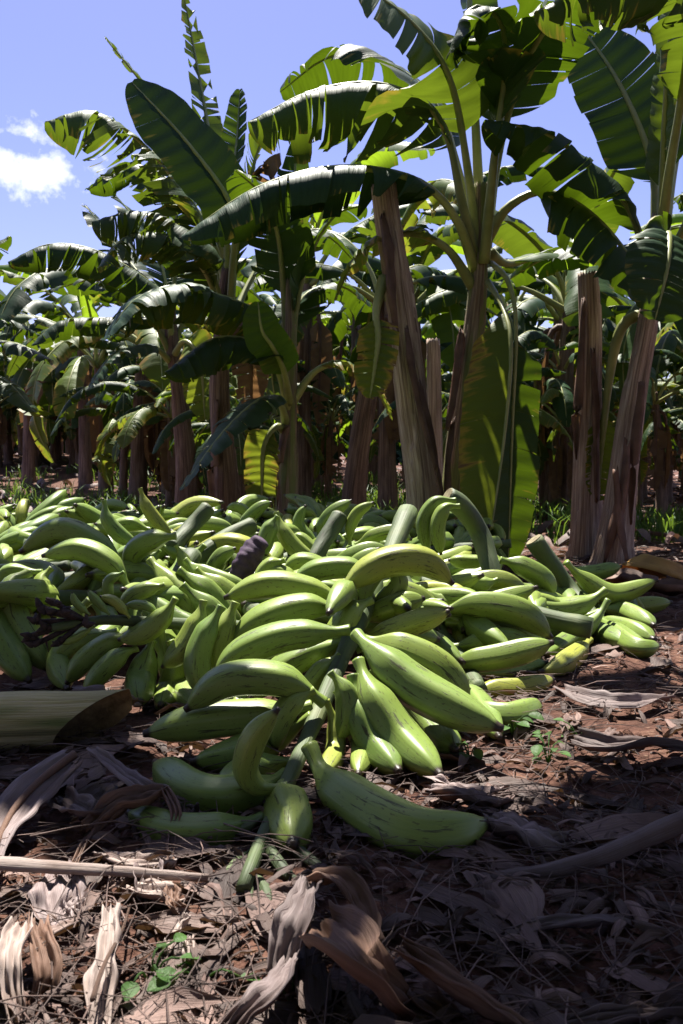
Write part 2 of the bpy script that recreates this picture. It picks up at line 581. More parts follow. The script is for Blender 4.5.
# --- front bunch -------------------------------------------------------------
b1 = bunch('nearest green plantain bunch, its thick stalk and one big low fruit coming forward', 330, 700, 1.4)
stalk(b1, [(408, 512, 2.10), (388, 560, 1.90), (352, 635, 1.58), (322, 705, 1.38), (290, 778, 1.18), (262, 840, 1.04), (243, 888, .96)], .026, .008)
F1 = [
    ([(343, 606), (350, 585), (385, 563), (425, 562), (453, 584)], 31, 1.62, .06),
    ([(356, 634), (372, 650), (410, 684), (455, 709), (503, 729)], 43, 1.44, -.16),
    ([(362, 640), (400, 648), (440, 668), (470, 704)], 38, 1.52, -.06),
    ([(358, 660), (372, 695), (403, 740), (442, 776)], 40, 1.38, -.14),
    ([(352, 675), (360, 712), (378, 748), (400, 772)], 36, 1.36, -.10),
    ([(370, 670), (412, 705), (440, 735), (456, 750)], 34, 1.45, -.06),
    ([(309, 746), (325, 776), (365, 810), (425, 836), (492, 822)], 53, 1.20, -.16),
    ([(287, 786), (260, 788), (246, 770), (256, 736), (279, 708)], 27, 1.10, -.03),
    ([(324, 703), (305, 690), (272, 679), (225, 682), (185, 710)], 37, 1.33, -.02),
    ([(350, 630), (322, 633), (280, 638), (240, 655), (213, 678)], 33, 1.50, -.02),
    ([(312, 706), (270, 715), (205, 722), (143, 734)], 38, 1.36, -.04),
    ([(285, 775), (245, 795), (195, 795), (155, 762)], 40, 1.22, .06),
    ([(312, 716), (275, 738), (235, 756), (190, 762)], 34, 1.34, 0),
    ([(262, 818), (215, 832), (170, 832), (128, 812)], 34, 1.16, .04),
    ([(348, 604), (318, 592), (270, 585), (224, 598)], 27, 1.72, -.02),
    ([(346, 612), (305, 608), (262, 622), (230, 645)], 32, 1.66, -.04),
    ([(357, 640), (385, 633), (415, 622), (450, 611)], 26, 1.62, -.02),
    ([(360, 622), (380, 612), (405, 603), (425, 598)], 25, 1.70, 0),
    ([(356, 650), (385, 640), (410, 632), (440, 640)], 26, 1.66, 0),
    ([(336, 690), (350, 715), (362, 745), (358, 775)], 24, 1.36, -.04),
    ([(326, 700), (335, 725), (335, 752), (322, 778)], 22, 1.34, -.02),
    ([(346, 640), (322, 650), (285, 668), (250, 700)], 30, 1.56, -.04),
    ([(340, 655), (325, 668), (310, 690), (300, 720)], 24, 1.5, -.04),
    ([(298, 760), (270, 765), (240, 775), (215, 800)], 30, 1.26, .02),
    ([(368, 585), (395, 590), (420, 600), (440, 625)], 26, 1.78, 0),
    ([(375, 575), (350, 568), (320, 570), (292, 582)], 24, 1.86, 0),
]
F1 += [
    ([(372, 600), (352, 612), (335, 640), (330, 668)], 26, 1.62, -.06),
    ([(365, 612), (385, 600), (398, 582), (392, 566)], 22, 1.72, 0),
    ([(330, 672), (345, 690), (348, 715), (338, 742)], 24, 1.34, -.02),
    ([(395, 560), (375, 572), (362, 590), (360, 615)], 24, 1.72, -.03),
    ([(315, 690), (296, 700), (280, 722), (276, 750)], 26, 1.32, -.02),
]
for pts, w, Y, dY in F1:
    finger(b1, pts, w, Y, dY)
# end-on fruit pointing at the camera
o = finger(b1, [(283, 786, 1.155), (286, 803, 1.10), (291, 826, 1.02), (293, 846, .955)], 50, 1.02, 0, r=.0315)
# undersized fruits near the stalk's tip, with dried flower ends
for pts, w, Y in [([(262, 818), (240, 830), (215, 827), (196, 812)], 13, 1.05), 
                  ([(250, 850), (236, 862), (222, 880)], 9, .98), ([(250, 862), (248, 880), (250, 905)], 10, .95),
                  ([(246, 872), (262, 885), (270, 905)], 11, .95), ([(262, 838), (285, 872), (300, 880)], 12, .99),
                  ([(268, 825), (312, 862), (332, 868)], 12, 1.03)]:
    f = finger(b1, pts, w, Y, mat='stalk')
    tp = P(pts[-1][0], pts[-1][1], Y)
    tp.z = max(tp.z, .015)
    mb = MB()
    for k in range(5):
        d = Vector((rng.uniform(-1, 1), rng.uniform(-1, .3), rng.uniform(-.6, .6))).normalized() * rng.uniform(.012, .026)
        pa = [tp, tp + d * .5 + Vector((0, 0, .004)), tp + d]
        V, Fc, U = tube(catmull(pa, 5), [.0045, .004, .0045, .003, .0025, .001], 5)
        mb.add(V, Fc, U)
    mb.build('dried_flower', M['flower'], f)

# --- right-hand bunch -----------------------------------------------------------
b2 = bunch('green plantain bunch with sunlit stacked fruits pointing right, right of the front stalk', 470, 650, 1.8)
stalk(b2, [(395, 575, 2.15), (425, 615, 2.0), (455, 655, 1.85), (480, 690, 1.8)], .028, .018)
for pts, w, Y, dY in [
    ([(418, 588), (440, 600), (475, 606), (538, 587)], 22, 1.92, .02),
    ([(440, 612), (475, 604), (520, 612), (552, 638)], 28, 1.88, 0),
    ([(445, 622), (480, 624), (515, 630), (545, 645)], 24, 1.94, 0),
    ([(443, 664), (465, 661), (505, 655), (554, 642)], 27, 1.74, -.04),
    ([(470, 695), (490, 690), (520, 688), (554, 679)], 23, 1.74, -.02),
    ([(465, 705), (490, 714), (515, 715), (540, 703)], 24, 1.80, 0),
    ([(450, 648), (480, 642), (510, 640), (540, 655)], 24, 1.86, 0),
    ([(460, 672), (490, 672), (520, 668), (548, 662)], 22, 1.84, 0),
    ([(430, 605), (455, 618), (480, 628), (505, 628)], 22, 1.96, 0),
    ([(455, 680), (475, 700), (490, 722), (500, 738)], 24, 1.72, 0),
    ([(440, 590), (470, 582), (500, 580), (528, 590)], 20, 2.08, 0),
]:
    finger(b2, pts, w, Y, dY)

# --- far right bunch -------------------------------------------------------------
b3 = bunch('green plantain bunch, cut stalk slanting up left, at the right end of the heap', 590, 600, 2.5)
stalk(b3, [(534, 540, 2.50), (550, 562, 2.50), (572, 592, 2.48), (600, 622, 2.4)], .030, .02)
for pts, w, Y, dY in [
    ([(566, 562), (580, 576), (612, 594), (658, 580)], 20, 2.42, .05),
    ([(570, 568), (592, 572), (622, 566)], 15, 2.62, 0),
    ([(500, 560), (520, 565), (542, 578), (554, 597)], 22, 2.25, 0),
    ([(606, 590), (580, 606), (545, 610), (510, 598)], 24, 2.22, -.05),
    ([(598, 602), (630, 606), (672, 602)], 18, 2.5, .05),
    ([(598, 608), (625, 612), (655, 626)], 22, 2.42, 0),
    ([(590, 622), (620, 628), (655, 640)], 24, 2.32, -.05),
    ([(575, 618), (600, 632), (632, 646)], 22, 2.2, 0),
    ([(608, 600), (596, 618), (570, 640), (545, 655)], 20, 2.18, -.08),
    ([(600, 612), (570, 622), (540, 632), (520, 628)], 22, 2.3, 0),
    ([(590, 640), (575, 655), (555, 668), (538, 672)], 20, 2.08, -.05),
    ([(560, 612), (540, 630), (530, 650), (532, 668)], 20, 2.16, 0),
    ([(575, 585), (600, 590), (625, 600), (645, 612)], 20, 2.55, 0),
    ([(600, 618), (620, 636), (640, 648), (660, 645)], 22, 2.28, 0),
]:
    finger(b3, pts, w, Y, dY)

# --- bunch with the upright stalk ------------------------------------------------
b4 = bunch('green plantain bunch whose pale stalk arches up in front of the hanging leaf', 470, 560, 2.3)
stalk(b4, [(447, 497, 2.25), (462, 507, 2.26), (480, 535, 2.28), (496, 582, 2.2)], .031, .026)
for pts, w, Y, dY in [
    ([(456, 500), (436, 502), (424, 522), (428, 553)], 15, 2.12, 0),
    ([(460, 506), (446, 508), (438, 526), (441, 555)], 16, 2.08, 0),
    ([(498, 580), (480, 584), (455, 578)], 17, 2.05, 0),
    ([(494, 572), (520, 590), (540, 592)], 16, 2.2, 0),
    ([(490, 560), (470, 562), (448, 560)], 15, 2.35, 0),
]:
    finger(b4, pts, w, Y, dY)

# --- left bunch with the small undeveloped end -----------------------------------
b5 = bunch('shaded green plantain bunch at left with a blackened flower end pointing left', 100, 630, 1.7)
stalk(b5, [(262, 628, 1.80), (205, 626, 1.74), (150, 622, 1.66), (100, 620, 1.6), (52, 628, 1.55)], .017, .008)
for pts, w, Y, dY in [
    ([(30, 572), (10, 585), (16, 625), (50, 672)], 30, 1.86, -.1),
    ([(4, 590), (-6, 620), (10, 655), (30, 682)], 30, 1.8, -.1),
    ([(42, 572), (8, 572), (6, 592), (40, 610)], 17, 1.9, 0),
    ([(52, 568), (42, 580), (48, 598), (62, 618)], 19, 1.9, -.04),
    ([(130, 590), (112, 565), (80, 550), (42, 556)], 23, 1.98, .02),
    ([(128, 572), (100, 546), (60, 530), (20, 552)], 24, 2.12, 0),
    ([(126, 580), (100, 562), (70, 548), (45, 546)], 20, 2.15, 0),
    ([(135, 638), (112, 642), (86, 660), (66, 684)], 24, 1.66, -.04),
    ([(138, 648), (122, 655), (100, 675), (84, 698)], 22, 1.62, -.04),
    ([(152, 640), (146, 660), (140, 680), (140, 704)], 30, 1.66, -.06),
    ([(165, 585), (145, 590), (130, 598), (122, 612)], 18, 1.7, 0),
    ([(124, 572), (108, 582), (110, 602)], 11, 1.78, 0),
    ([(118, 632), (80, 640), (60, 660), (68, 690)], 26, 1.74, 0),
    ([(90, 600), (70, 620), (60, 645), (75, 670)], 26, 1.8, 0),
    ([(170, 640), (176, 660), (170, 690), (160, 706)], 26, 1.66, 0),
    ([(90, 615), (76, 603), (72, 592)], 8, 1.58, 0),
    ([(110, 615), (95, 600), (88, 590)], 9, 1.6, 0),
    ([(130, 618), (115, 602), (100, 596)], 10, 1.62, 0),
    ([(95, 626), (72, 640), (52, 642)], 8, 1.56, 0),
    ([(160, 615), (145, 606), (125, 605)], 10, 1.64, 0),
]:
    f = finger(b5, pts, w, Y, dY)
mb = MB()
for (px, py) in [(40, 607), (48, 612), (36, 622), (45, 628), (34, 645), (60, 642), (55, 603), (86, 625), (62, 612), (30, 636)]:
    c = P(px, py, 1.55)
    for k in range(3):
        d = Vector((rng.uniform(-1, 1), rng.uniform(-.5, .5), rng.uniform(-.7, .7))).normalized() * .02
        V, Fc, U = tube(catmull([c, c + d * .5, c + d], 4), [.007, .008, .006, .004, .002], 6)
        mb.add(V, Fc, U)
    V, Fc, U = tube([c, P(85, 620, 1.58)], [.006, .005], 6)
    mb.add(V, Fc, U)
mb.build('dried_flower', M['flower'], b5)

# --- middle-left bunch -------------------------------------------------------------
b6 = bunch('green plantain bunch with mottled fruits pointing down right, left of the front bunch', 190, 610, 1.85)
stalk(b6, [(192, 556, 2.2), (180, 575, 2.1), (165, 600, 1.95), (150, 620, 1.9)], .028, .02, cut=False)
for pts, w, Y, dY in [
    ([(150, 560), (166, 578), (190, 606), (222, 640)], 27, 1.92, -.1),
    ([(130, 590), (152, 605), (180, 622), (212, 632)], 26, 1.8, -.06),
    ([(145, 612), (158, 632), (178, 660), (206, 684)], 26, 1.74, -.08),
    ([(178, 570), (205, 590), (225, 615), (246, 640)], 28, 1.88, 0),
    ([(185, 560), (200, 572), (222, 582), (250, 588)], 22, 2.0, -.04),
    ([(195, 570), (222, 590), (240, 605), (262, 622)], 26, 1.94, 0),
    ([(172, 620), (190, 645), (212, 660), (240, 668)], 26, 1.74, 0),
    ([(160, 630), (168, 660), (180, 690), (196, 706)], 26, 1.68, 0),
    ([(200, 640), (222, 665), (236, 690), (240, 710)], 26, 1.64, 0),
    ([(176, 536), (154, 540), (134, 552), (131, 574)], 23, 2.15, 0),
    ([(176, 545), (184, 560), (188, 575), (202, 588)], 14, 2.1, 0),
    ([(182, 585), (210, 610), (232, 640), (238, 670)], 28, 1.8, 0),
    ([(236, 602), (226, 625), (218, 655), (222, 684)], 27, 1.64, -.02),
    ([(204, 600), (198, 622), (184, 648), (162, 668)], 25, 1.62, -.02),
    ([(222, 606), (206, 634), (198, 664), (206, 700)], 27, 1.60, -.04),
    ([(176, 598), (162, 618), (142, 634), (118, 640)], 22, 1.62, 0),
    ([(150, 575), (140, 560), (128, 556), (112, 560)], 22, 2.2, 0),
]:
    finger(b6, pts, w, Y, dY)

# --- smaller traced pieces further back ----------------------------------------------
b7 = bunch('plantain bunch with a dark cut stalk slanting up right, left middle of the heap', 220, 540, 2.5)
stalk(b7, [(208, 508, 2.55), (190, 528, 2.5), (172, 548, 2.4)], .026, .024)
for pts, w, Y, dY in [
    ([(140, 488), (146, 505), (158, 522), (172, 536)], 13, 2.5, 0),
    ([(104, 500), (108, 520), (122, 536), (140, 546)], 15, 2.5, 0),
    ([(205, 545), (190, 560), (180, 575), (180, 590)], 18, 2.3, 0),
    ([(180, 530), (200, 524), (222, 526), (235, 532)], 15, 2.7, 0),
    ([(150, 530), (130, 524), (112, 528), (95, 524)], 16, 2.6, 0),
    ([(160, 545), (175, 552), (200, 560), (215, 556)], 16, 2.4, 0),
    ([(160, 550), (150, 562), (148, 580)], 16, 2.3, 0)]:
    finger(b7, pts, w, Y, dY)
b8 = bunch('plantain bunch with a dark slanting cut stalk and a purple bract, centre of the heap', 260, 560, 2.3)
stalk(b8, [(252, 525, 2.45), (222, 540, 2.38), (194, 560, 2.3)], .026, .024)
V, Fc, U = tube(catmull([P(236, 582, 2.08), P(244, 566, 2.1), P(256, 548, 2.12), P(262, 540, 2.12)], 22), [(.016 + .016 * math.sin(i / 22 * 2.9)) * (1 + .16 * ((i * .27) % 1.0)) for i in range(23)], 14,
                shape=lambda a, s: 1 + .10 * math.sin(3 * a + 9 * s))
mesh_obj('bract', V, Fc, M['bract'], b8, U)
for pts, w, Y, dY in [
    ([(276, 512), (284, 532), (298, 550), (322, 566)], 17, 2.35, -.03),
    ([(278, 516), (272, 524), (266, 540), (266, 556)], 17, 2.3, 0),
    ([(335, 575), (318, 566), (300, 562), (284, 570)], 20, 2.1, 0),
    ([(236, 530), (248, 518), (262, 506), (272, 502)], 12, 2.9, 0),
    ([(256, 522), (240, 508), (226, 508)], 11, 3.0, 0),
    ([(300, 585), (285, 575), (270, 572), (256, 582)], 18, 2.0, 0),
    ([(210, 585), (212, 570), (222, 555), (236, 548)], 16, 2.2, 0),
    ([(330, 560), (310, 548), (300, 538), (292, 535)], 16, 2.4, 0),
    ([(285, 560), (270, 566), (262, 578), (264, 590)], 18, 2.0, 0)]:
    finger(b8, pts, w, Y, dY)
b9 = bunch('plantain bunch, cut stalk leaning right, behind the arched top fruit', 330, 540, 2.4)
stalk(b9, [(340, 516, 2.4), (328, 535, 2.36), (314, 560, 2.3)], .026, .024)
for pts, w, Y, dY in [
    ([(350, 545), (350, 528), (358, 512), (374, 502)], 12, 2.4, 0),
    ([(318, 540), (322, 525), (332, 512), (352, 500)], 13, 2.6, 0),
    ([(320, 545), (300, 528), (300, 515), (306, 505)], 12, 2.7, 0),
    ([(330, 560), (350, 556), (370, 550), (392, 552)], 18, 2.3, 0),
    ([(328, 565), (345, 572), (362, 560), (380, 548)], 17, 2.2, 0),
    ([(355, 545), (375, 535), (395, 532), (412, 540)], 15, 2.5, 0)]:
    finger(b9, pts, w, Y, dY)

# --- ordinary bunches filling the heap -------------------------------------------------


def proto_finger(k):
    L = .25 + .025 * (k % 3)
    bow = .03 + .016 * k
    pts = [Vector((0, 0, 0)), Vector((L * .33, 0, -bow * .55 + .0)), Vector((L * .66, 0, -bow * .55)), Vector((L * .98, 0, bow * .25))]
    V, Fc, U = finger_mesh_data(pts, .0275 + .0025 * (k % 2), 15, 20, k)
    o = mesh_obj('plantain', V, Fc, M['plantain'], None, U)
    fix_uv_wrap(o, 15)
    me = o.data
    bpy.data.objects.remove(o)
    return me


FM = [proto_finger(k) for k in range(6)]


def fill_bunch(x, y, z, yaw, pitch, label, rnd, nh=6, L=.7, hmax=.36):
    t = empty('plantain_bunch', (x, y, 0), label, 'plantain bunch', BUNCH)
    d = Vector((math.cos(yaw) * math.cos(pitch), math.sin(yaw) * math.cos(pitch), math.sin(pitch)))
    c = Vector((x, y, z))
    pa = [c - d * L * .5, c - d * L * .15 + Vector((0, 0, .03)), c + d * L * .2 + Vector((0, 0, .02)), c + d * L * .5]
    for p in pa: p.z = max(.03, p.z)
    path = catmull(pa, 20)
    V, Fc, U = tube(path, [.028 - .012 * i / 20 + .002 * math.sin(i * 1.9) for i in range(21)], 12)
    mesh_obj('stalk', V, Fc, M['stalk'], t, U)
    fr = frames(path)
    for h in range(nh):
        s = .22 + .7 * h / nh
        i = int(s * 20)
        p, (T, S, U_) = path[i], fr[i]
        a0 = h * 2.3 + rnd.uniform(-.3, .3)
        nf = rnd.choice([7, 8, 9])
        for k in range(nf):
            a = a0 + (k - (nf - 1) / 2) * .42
            out = S * math.cos(a) + U_ * math.sin(a)
            X = (out * 1.0 + T * rnd.uniform(-.1, .35)).normalized()
            # fruit curves back towards the cut end
            Zl = -T
            Yv = Zl.cross(X).normalized()
            Zl = X.cross(Yv).normalized()
            m = Matrix(((X.x, Yv.x, Zl.x), (X.y, Yv.y, Zl.y), (X.z, Yv.z, Zl.z))).to_4x4()
            tipz = (p + X * .24).z
            if tipz < .02 or (p + X * .12).z < .025:
                continue
            if X.z > .55: X = Vector((X.x, X.y, .4)).normalized(); tipz = hmax + .01
            if tipz > hmax:
                # weight presses upper fruits down on the heap
                X = Vector((X.x, X.y, (hmax - p.z) / .24)).normalized()
                Yv = Zl.cross(X).normalized(); Zl = X.cross(Yv).normalized()
                m = Matrix(((X.x, Yv.x, Zl.x), (X.y, Yv.y, Zl.y), (X.z, Yv.z, Zl.z))).to_4x4()
            ki = rnd.randrange(6)
            bw = .03 + .016 * ki
            if (p + X * .25 + Zl * bw * .4).z > hmax + .035 or (p + X * .12 - Zl * bw * .5).z > hmax + .06:
                continue
            f = bpy.data.objects.new('plantain', FM[ki])
            col.objects.link(f)
            f.parent = t
            sc = rnd.uniform(.8, 1.08)
            f.matrix_local = Matrix.Translation(p + out * .015 - Vector(t.location)) @ m @ Matrix.Rotation(rnd.uniform(-.25, .25), 4, 'X') @ Matrix.Scale(sc, 4)
    return t


rb = random.Random(21)
fills = [
    # under and behind the traced fruits
    (-.62, 2.05, .12, .3, 'green plantain bunch low in the heap under the bunch with the blackened flower end'),
    (-.30, 2.05, .12, 2.1, 'green plantain bunch under the mottled fruits left of the front bunch'),
    (.05, 1.95, .10, 1.3, 'green plantain bunch buried under the root of the thick front stalk'),
    (.32, 2.15, .08, 2.7, 'green plantain bunch buried under the sunlit stacked fruits'),
    (.62, 2.62, .045, .2, 'green plantain bunch pressed low under the right end of the heap'),
]
rear = 'green plantain bunch among the sunlit fruits along the rear of the heap'
for (x, y, z, yaw, lab) in fills:
    fill_bunch(x, y, z, yaw, 0, lab, rb, hmax=z + (.07 if x < .25 else .01))
for y, z, hm in ((2.5, .10, .17), (2.95, .13, .22), (3.4, .13, .24), (3.85, .12, .22)):
    for x in np.arange(-2.3, .15 * y, .44):
        xx, yy = x + rb.uniform(-.13, .13), y + rb.uniform(-.13, .13)
        if xx > .17 * yy - .12: continue
        lab = rear if x > -1.75 else 'green plantain bunch at the far left edge of the heap, behind'
        fill_bunch(xx, yy, z, rb.uniform(0, 6.28), rb.uniform(-.1, .3), lab, rb, hmax=hm + rb.uniform(-.02, .05), L=.6)

# ------------------------------------------------------------------ things lying on the ground
# cut log of pseudostem at the left
p0, p1 = G(-60, 768, 0), G(108, 764, 0)
t = empty('cut_stem', (p0.x, p0.y, 0), 'cut yellow green banana stem lying at the left edge with a dark hollow oblique end', 'cut stem')
r0 = .052
pa = [P(-330, 735, 1.36), P(-100, 735, 1.37), P(60, 736, 1.38), P(128, 736, 1.39)]
for p in pa: p.z = r0 * .97
path = catmull(pa, 26)
V, Fc, U = tube(path, [r0 * (1 + .02 * math.sin(i)) for i in range(27)], 28, caps=False)
L0 = (path[-1] - path[0]).length
for i in range(27):
    for k in range(28):
        j = i * 28 + k
        v = V[j]
        a = 2 * math.pi * k / 28
        # oblique cut: underside ends sooner than the top
        q = i / 26
        if q > .5:
            side = (v.z - r0) / r0
            front = -(v.y - path[i].y) / r0
            V[j] = v - Vector(((q - .5) / .5 * max(0, 1 - side * .9 + front * 1.0) * .052, 0, 0))
        U[j] = (k / 28, q * L0)
mesh_obj('stem_sheath', V, Fc, M['cutstem'], t, U)
end = [Vector(V[26 * 28 + k]) for k in range(28)]
cen = sum(end, Vector()) / 28
mb = MB()
Vv = []
for lv, (sc, dep) in enumerate([(.99, .0), (.90, .004), (.87, .035), (.75, .028), (.72, .06), (.57, .05), (.54, .08), (.32, .066), (.02, .072)]):
    for k in range(28):
        v = cen + (end[k] - cen) * sc
        v.x -= dep
        Vv.append(v)
mb.add(Vv, [(l * 28 + k, l * 28 + (k + 1) % 28, (l + 1) * 28 + (k + 1) % 28, (l + 1) * 28 + k) for l in range(8) for k in range(28)])
mb.build('hollow_core', M['dark'], t)


def strip_geo(pts, w, curl=.3, twist=0.0, pleat=.004, seed=0, nl=26, nw=9, fray=.0, lift=0.0, blunt=0):
    rnd = random.Random(seed)
    path = catmull(pts, nl)
    fr = frames(path)
    V, Fc, U = [], [], []
    ph = [rnd.uniform(0, 6.28) for _ in range(4)]
    off = Vector((rnd.uniform(0, 50), rnd.uniform(0, 50), 0))
    for i, (p, (T, S, N)) in enumerate(zip(path, fr)):
        s = i / nl
        if N.z < 0: N = -N; S = -S
        ang = twist * (s - .5) * 2 + .25 * math.sin(s * 5 + ph[0])
        S2 = S * math.cos(ang) + N * math.sin(ang)
        N2 = N * math.cos(ang) - S * math.sin(ang)
        ww = w * .5 * ((min(1, .45 + s * 3)) * (min(1, .25 + (1 - s) * 3.2)) if not blunt else min(1, .75 + s, 1.6 - s)) * (1 + .15 * math.sin(s * 7 + ph[1]) + .25 * noise.noise(Vector((s * 6, 0, 1)) + off)) * (blunt if blunt else 1)
        for k in range(nw):
            v = k / (nw - 1) * 2 - 1
            c = curl * (v * v) * w
            pl = pleat * math.sin(v * 9 + ph[3] + s * 2) + pleat * .9 * noise.noise(Vector((s * 7, v * 4, 0)) + off) + pleat * .9 * noise.noise(Vector((s * 6, v * 16, 5)) + off)
            q = p + S2 * (v * ww) * (1 - .35 * abs(curl) * v * v) + N2 * (c + pl)
            q = q + T * (fray * w * noise.noise(Vector((v * 7, s * .5, 3)) + off)) * (1 if i in (0, nl) else .2)
            q.z = max(q.z, .004 + lift)
            V.append(q)
            U.append((v * w, s * (path[-1] - path[0]).length))
    U = [(b, a) for a, b in U]
    for i in range(nl):
        for k in range(nw - 1):
            Fc.append((i * nw + k, i * nw + k + 1, (i + 1) * nw + k + 1, (i + 1) * nw + k))
    return V, Fc, U


def thicken(o, th=.0007):
    m = o.modifiers.new('thickness', 'SOLIDIFY')
    m.thickness = th
    m.offset = 0


DRY = 'dead banana leaves on the ground'


def dry_leaf(label, pts, wpx, mat='dry', curl=.25, twist=0., seed=0, tint=.6, pleat=.004, rib=False, fray=.6):
    L = [G(a, b, max(h, 0)) for a, b, h in pts]
    Ym = sum(p.y for p in L) / len(L)
    w = wpx * 1.2 / F * Ym
    V, Fc, U = strip_geo(L, w, curl * .6, twist * .7, pleat, seed, nl=44, nw=17, fray=fray * .5, lift=.012, blunt=.85)
    o = mesh_obj('dry_leaf', V, Fc, M[mat], None, U, cols=[tint] * len(V))  # tint carries light too: darker for leaves in shade, lighter for sunlit ones
    thicken(o)
    tag(o, label, 'dead leaf', DRY)
    if rib:
        pth = catmull([p + Vector((0, 0, .006)) for p in L], 20)
        V, Fc, U = tube(pth, [w * .07 * (1.2 - i / 24) for i in range(21)], 8)
        mesh_obj('midrib', V, Fc, M['dry_brown'], o, U, cols=[tint] * len(V))
    return o


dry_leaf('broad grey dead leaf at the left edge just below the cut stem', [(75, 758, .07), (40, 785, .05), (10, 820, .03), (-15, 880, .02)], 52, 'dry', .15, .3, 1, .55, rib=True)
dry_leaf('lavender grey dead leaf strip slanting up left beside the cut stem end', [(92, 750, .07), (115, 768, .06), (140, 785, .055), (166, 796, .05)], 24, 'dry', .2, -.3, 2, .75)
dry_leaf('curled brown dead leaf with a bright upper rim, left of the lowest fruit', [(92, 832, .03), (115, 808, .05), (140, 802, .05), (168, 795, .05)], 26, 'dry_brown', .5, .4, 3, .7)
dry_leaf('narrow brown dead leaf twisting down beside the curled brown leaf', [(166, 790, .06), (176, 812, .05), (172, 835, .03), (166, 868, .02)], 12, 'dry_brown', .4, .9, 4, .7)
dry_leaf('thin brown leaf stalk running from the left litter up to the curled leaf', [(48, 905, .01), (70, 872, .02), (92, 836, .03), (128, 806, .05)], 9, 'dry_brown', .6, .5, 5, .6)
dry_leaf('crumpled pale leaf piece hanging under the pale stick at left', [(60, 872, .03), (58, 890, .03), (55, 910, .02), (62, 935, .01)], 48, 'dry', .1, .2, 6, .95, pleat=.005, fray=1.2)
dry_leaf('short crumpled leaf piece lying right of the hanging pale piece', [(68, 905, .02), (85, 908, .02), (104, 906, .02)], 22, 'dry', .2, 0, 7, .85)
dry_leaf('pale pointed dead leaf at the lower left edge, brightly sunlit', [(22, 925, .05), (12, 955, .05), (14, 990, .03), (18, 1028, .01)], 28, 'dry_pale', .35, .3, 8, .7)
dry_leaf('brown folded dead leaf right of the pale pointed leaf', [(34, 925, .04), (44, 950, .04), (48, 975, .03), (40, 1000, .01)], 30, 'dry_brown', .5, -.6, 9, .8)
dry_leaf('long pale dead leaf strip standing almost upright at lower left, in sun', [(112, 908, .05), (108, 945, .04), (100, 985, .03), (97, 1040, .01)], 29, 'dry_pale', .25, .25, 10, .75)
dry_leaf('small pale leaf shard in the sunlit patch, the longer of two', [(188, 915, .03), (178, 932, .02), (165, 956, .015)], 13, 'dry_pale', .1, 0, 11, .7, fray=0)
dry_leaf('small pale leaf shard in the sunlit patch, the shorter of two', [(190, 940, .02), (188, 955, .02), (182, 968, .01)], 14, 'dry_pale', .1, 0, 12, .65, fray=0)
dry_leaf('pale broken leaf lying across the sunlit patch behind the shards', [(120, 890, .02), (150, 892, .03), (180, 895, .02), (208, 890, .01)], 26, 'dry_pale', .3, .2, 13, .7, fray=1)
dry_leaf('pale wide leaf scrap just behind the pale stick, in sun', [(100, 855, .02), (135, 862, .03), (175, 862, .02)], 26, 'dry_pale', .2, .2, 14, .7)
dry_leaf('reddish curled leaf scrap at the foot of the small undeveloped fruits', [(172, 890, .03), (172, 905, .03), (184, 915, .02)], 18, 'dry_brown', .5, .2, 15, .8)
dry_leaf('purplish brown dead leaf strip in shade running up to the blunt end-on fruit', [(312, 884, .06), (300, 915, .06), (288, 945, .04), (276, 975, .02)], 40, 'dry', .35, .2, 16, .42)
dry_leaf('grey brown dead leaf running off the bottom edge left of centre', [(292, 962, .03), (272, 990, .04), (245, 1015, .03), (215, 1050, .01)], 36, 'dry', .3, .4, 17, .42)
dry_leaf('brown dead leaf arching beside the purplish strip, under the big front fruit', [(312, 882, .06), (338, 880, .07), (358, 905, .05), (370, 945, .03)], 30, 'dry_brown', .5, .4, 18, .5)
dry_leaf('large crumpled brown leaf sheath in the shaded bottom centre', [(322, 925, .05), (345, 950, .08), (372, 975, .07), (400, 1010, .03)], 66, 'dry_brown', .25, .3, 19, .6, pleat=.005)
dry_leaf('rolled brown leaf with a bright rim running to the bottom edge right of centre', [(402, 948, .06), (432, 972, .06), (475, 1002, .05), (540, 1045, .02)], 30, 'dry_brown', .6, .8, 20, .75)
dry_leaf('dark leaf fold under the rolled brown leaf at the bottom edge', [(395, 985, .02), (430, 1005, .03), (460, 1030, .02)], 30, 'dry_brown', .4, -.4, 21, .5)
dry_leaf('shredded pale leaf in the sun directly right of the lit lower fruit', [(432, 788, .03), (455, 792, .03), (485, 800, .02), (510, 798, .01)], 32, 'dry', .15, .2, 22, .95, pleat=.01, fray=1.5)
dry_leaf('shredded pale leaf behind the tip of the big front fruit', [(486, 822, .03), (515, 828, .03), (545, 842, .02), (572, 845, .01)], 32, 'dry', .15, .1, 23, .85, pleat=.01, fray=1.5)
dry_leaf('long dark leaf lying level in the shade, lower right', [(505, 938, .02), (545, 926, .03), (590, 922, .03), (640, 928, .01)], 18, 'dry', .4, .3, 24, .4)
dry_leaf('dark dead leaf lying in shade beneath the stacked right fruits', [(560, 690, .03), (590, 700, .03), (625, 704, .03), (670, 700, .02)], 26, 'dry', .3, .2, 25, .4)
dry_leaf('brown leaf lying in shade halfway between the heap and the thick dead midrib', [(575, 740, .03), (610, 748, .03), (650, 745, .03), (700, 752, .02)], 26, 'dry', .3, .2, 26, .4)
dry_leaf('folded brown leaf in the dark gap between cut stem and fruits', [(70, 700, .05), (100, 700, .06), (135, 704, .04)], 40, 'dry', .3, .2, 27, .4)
dry_leaf('grey leaf scrap below the cut stem in deep shade', [(60, 800, .03), (85, 815, .04), (110, 812, .03)], 34, 'dry', .4, .4, 29, .4)
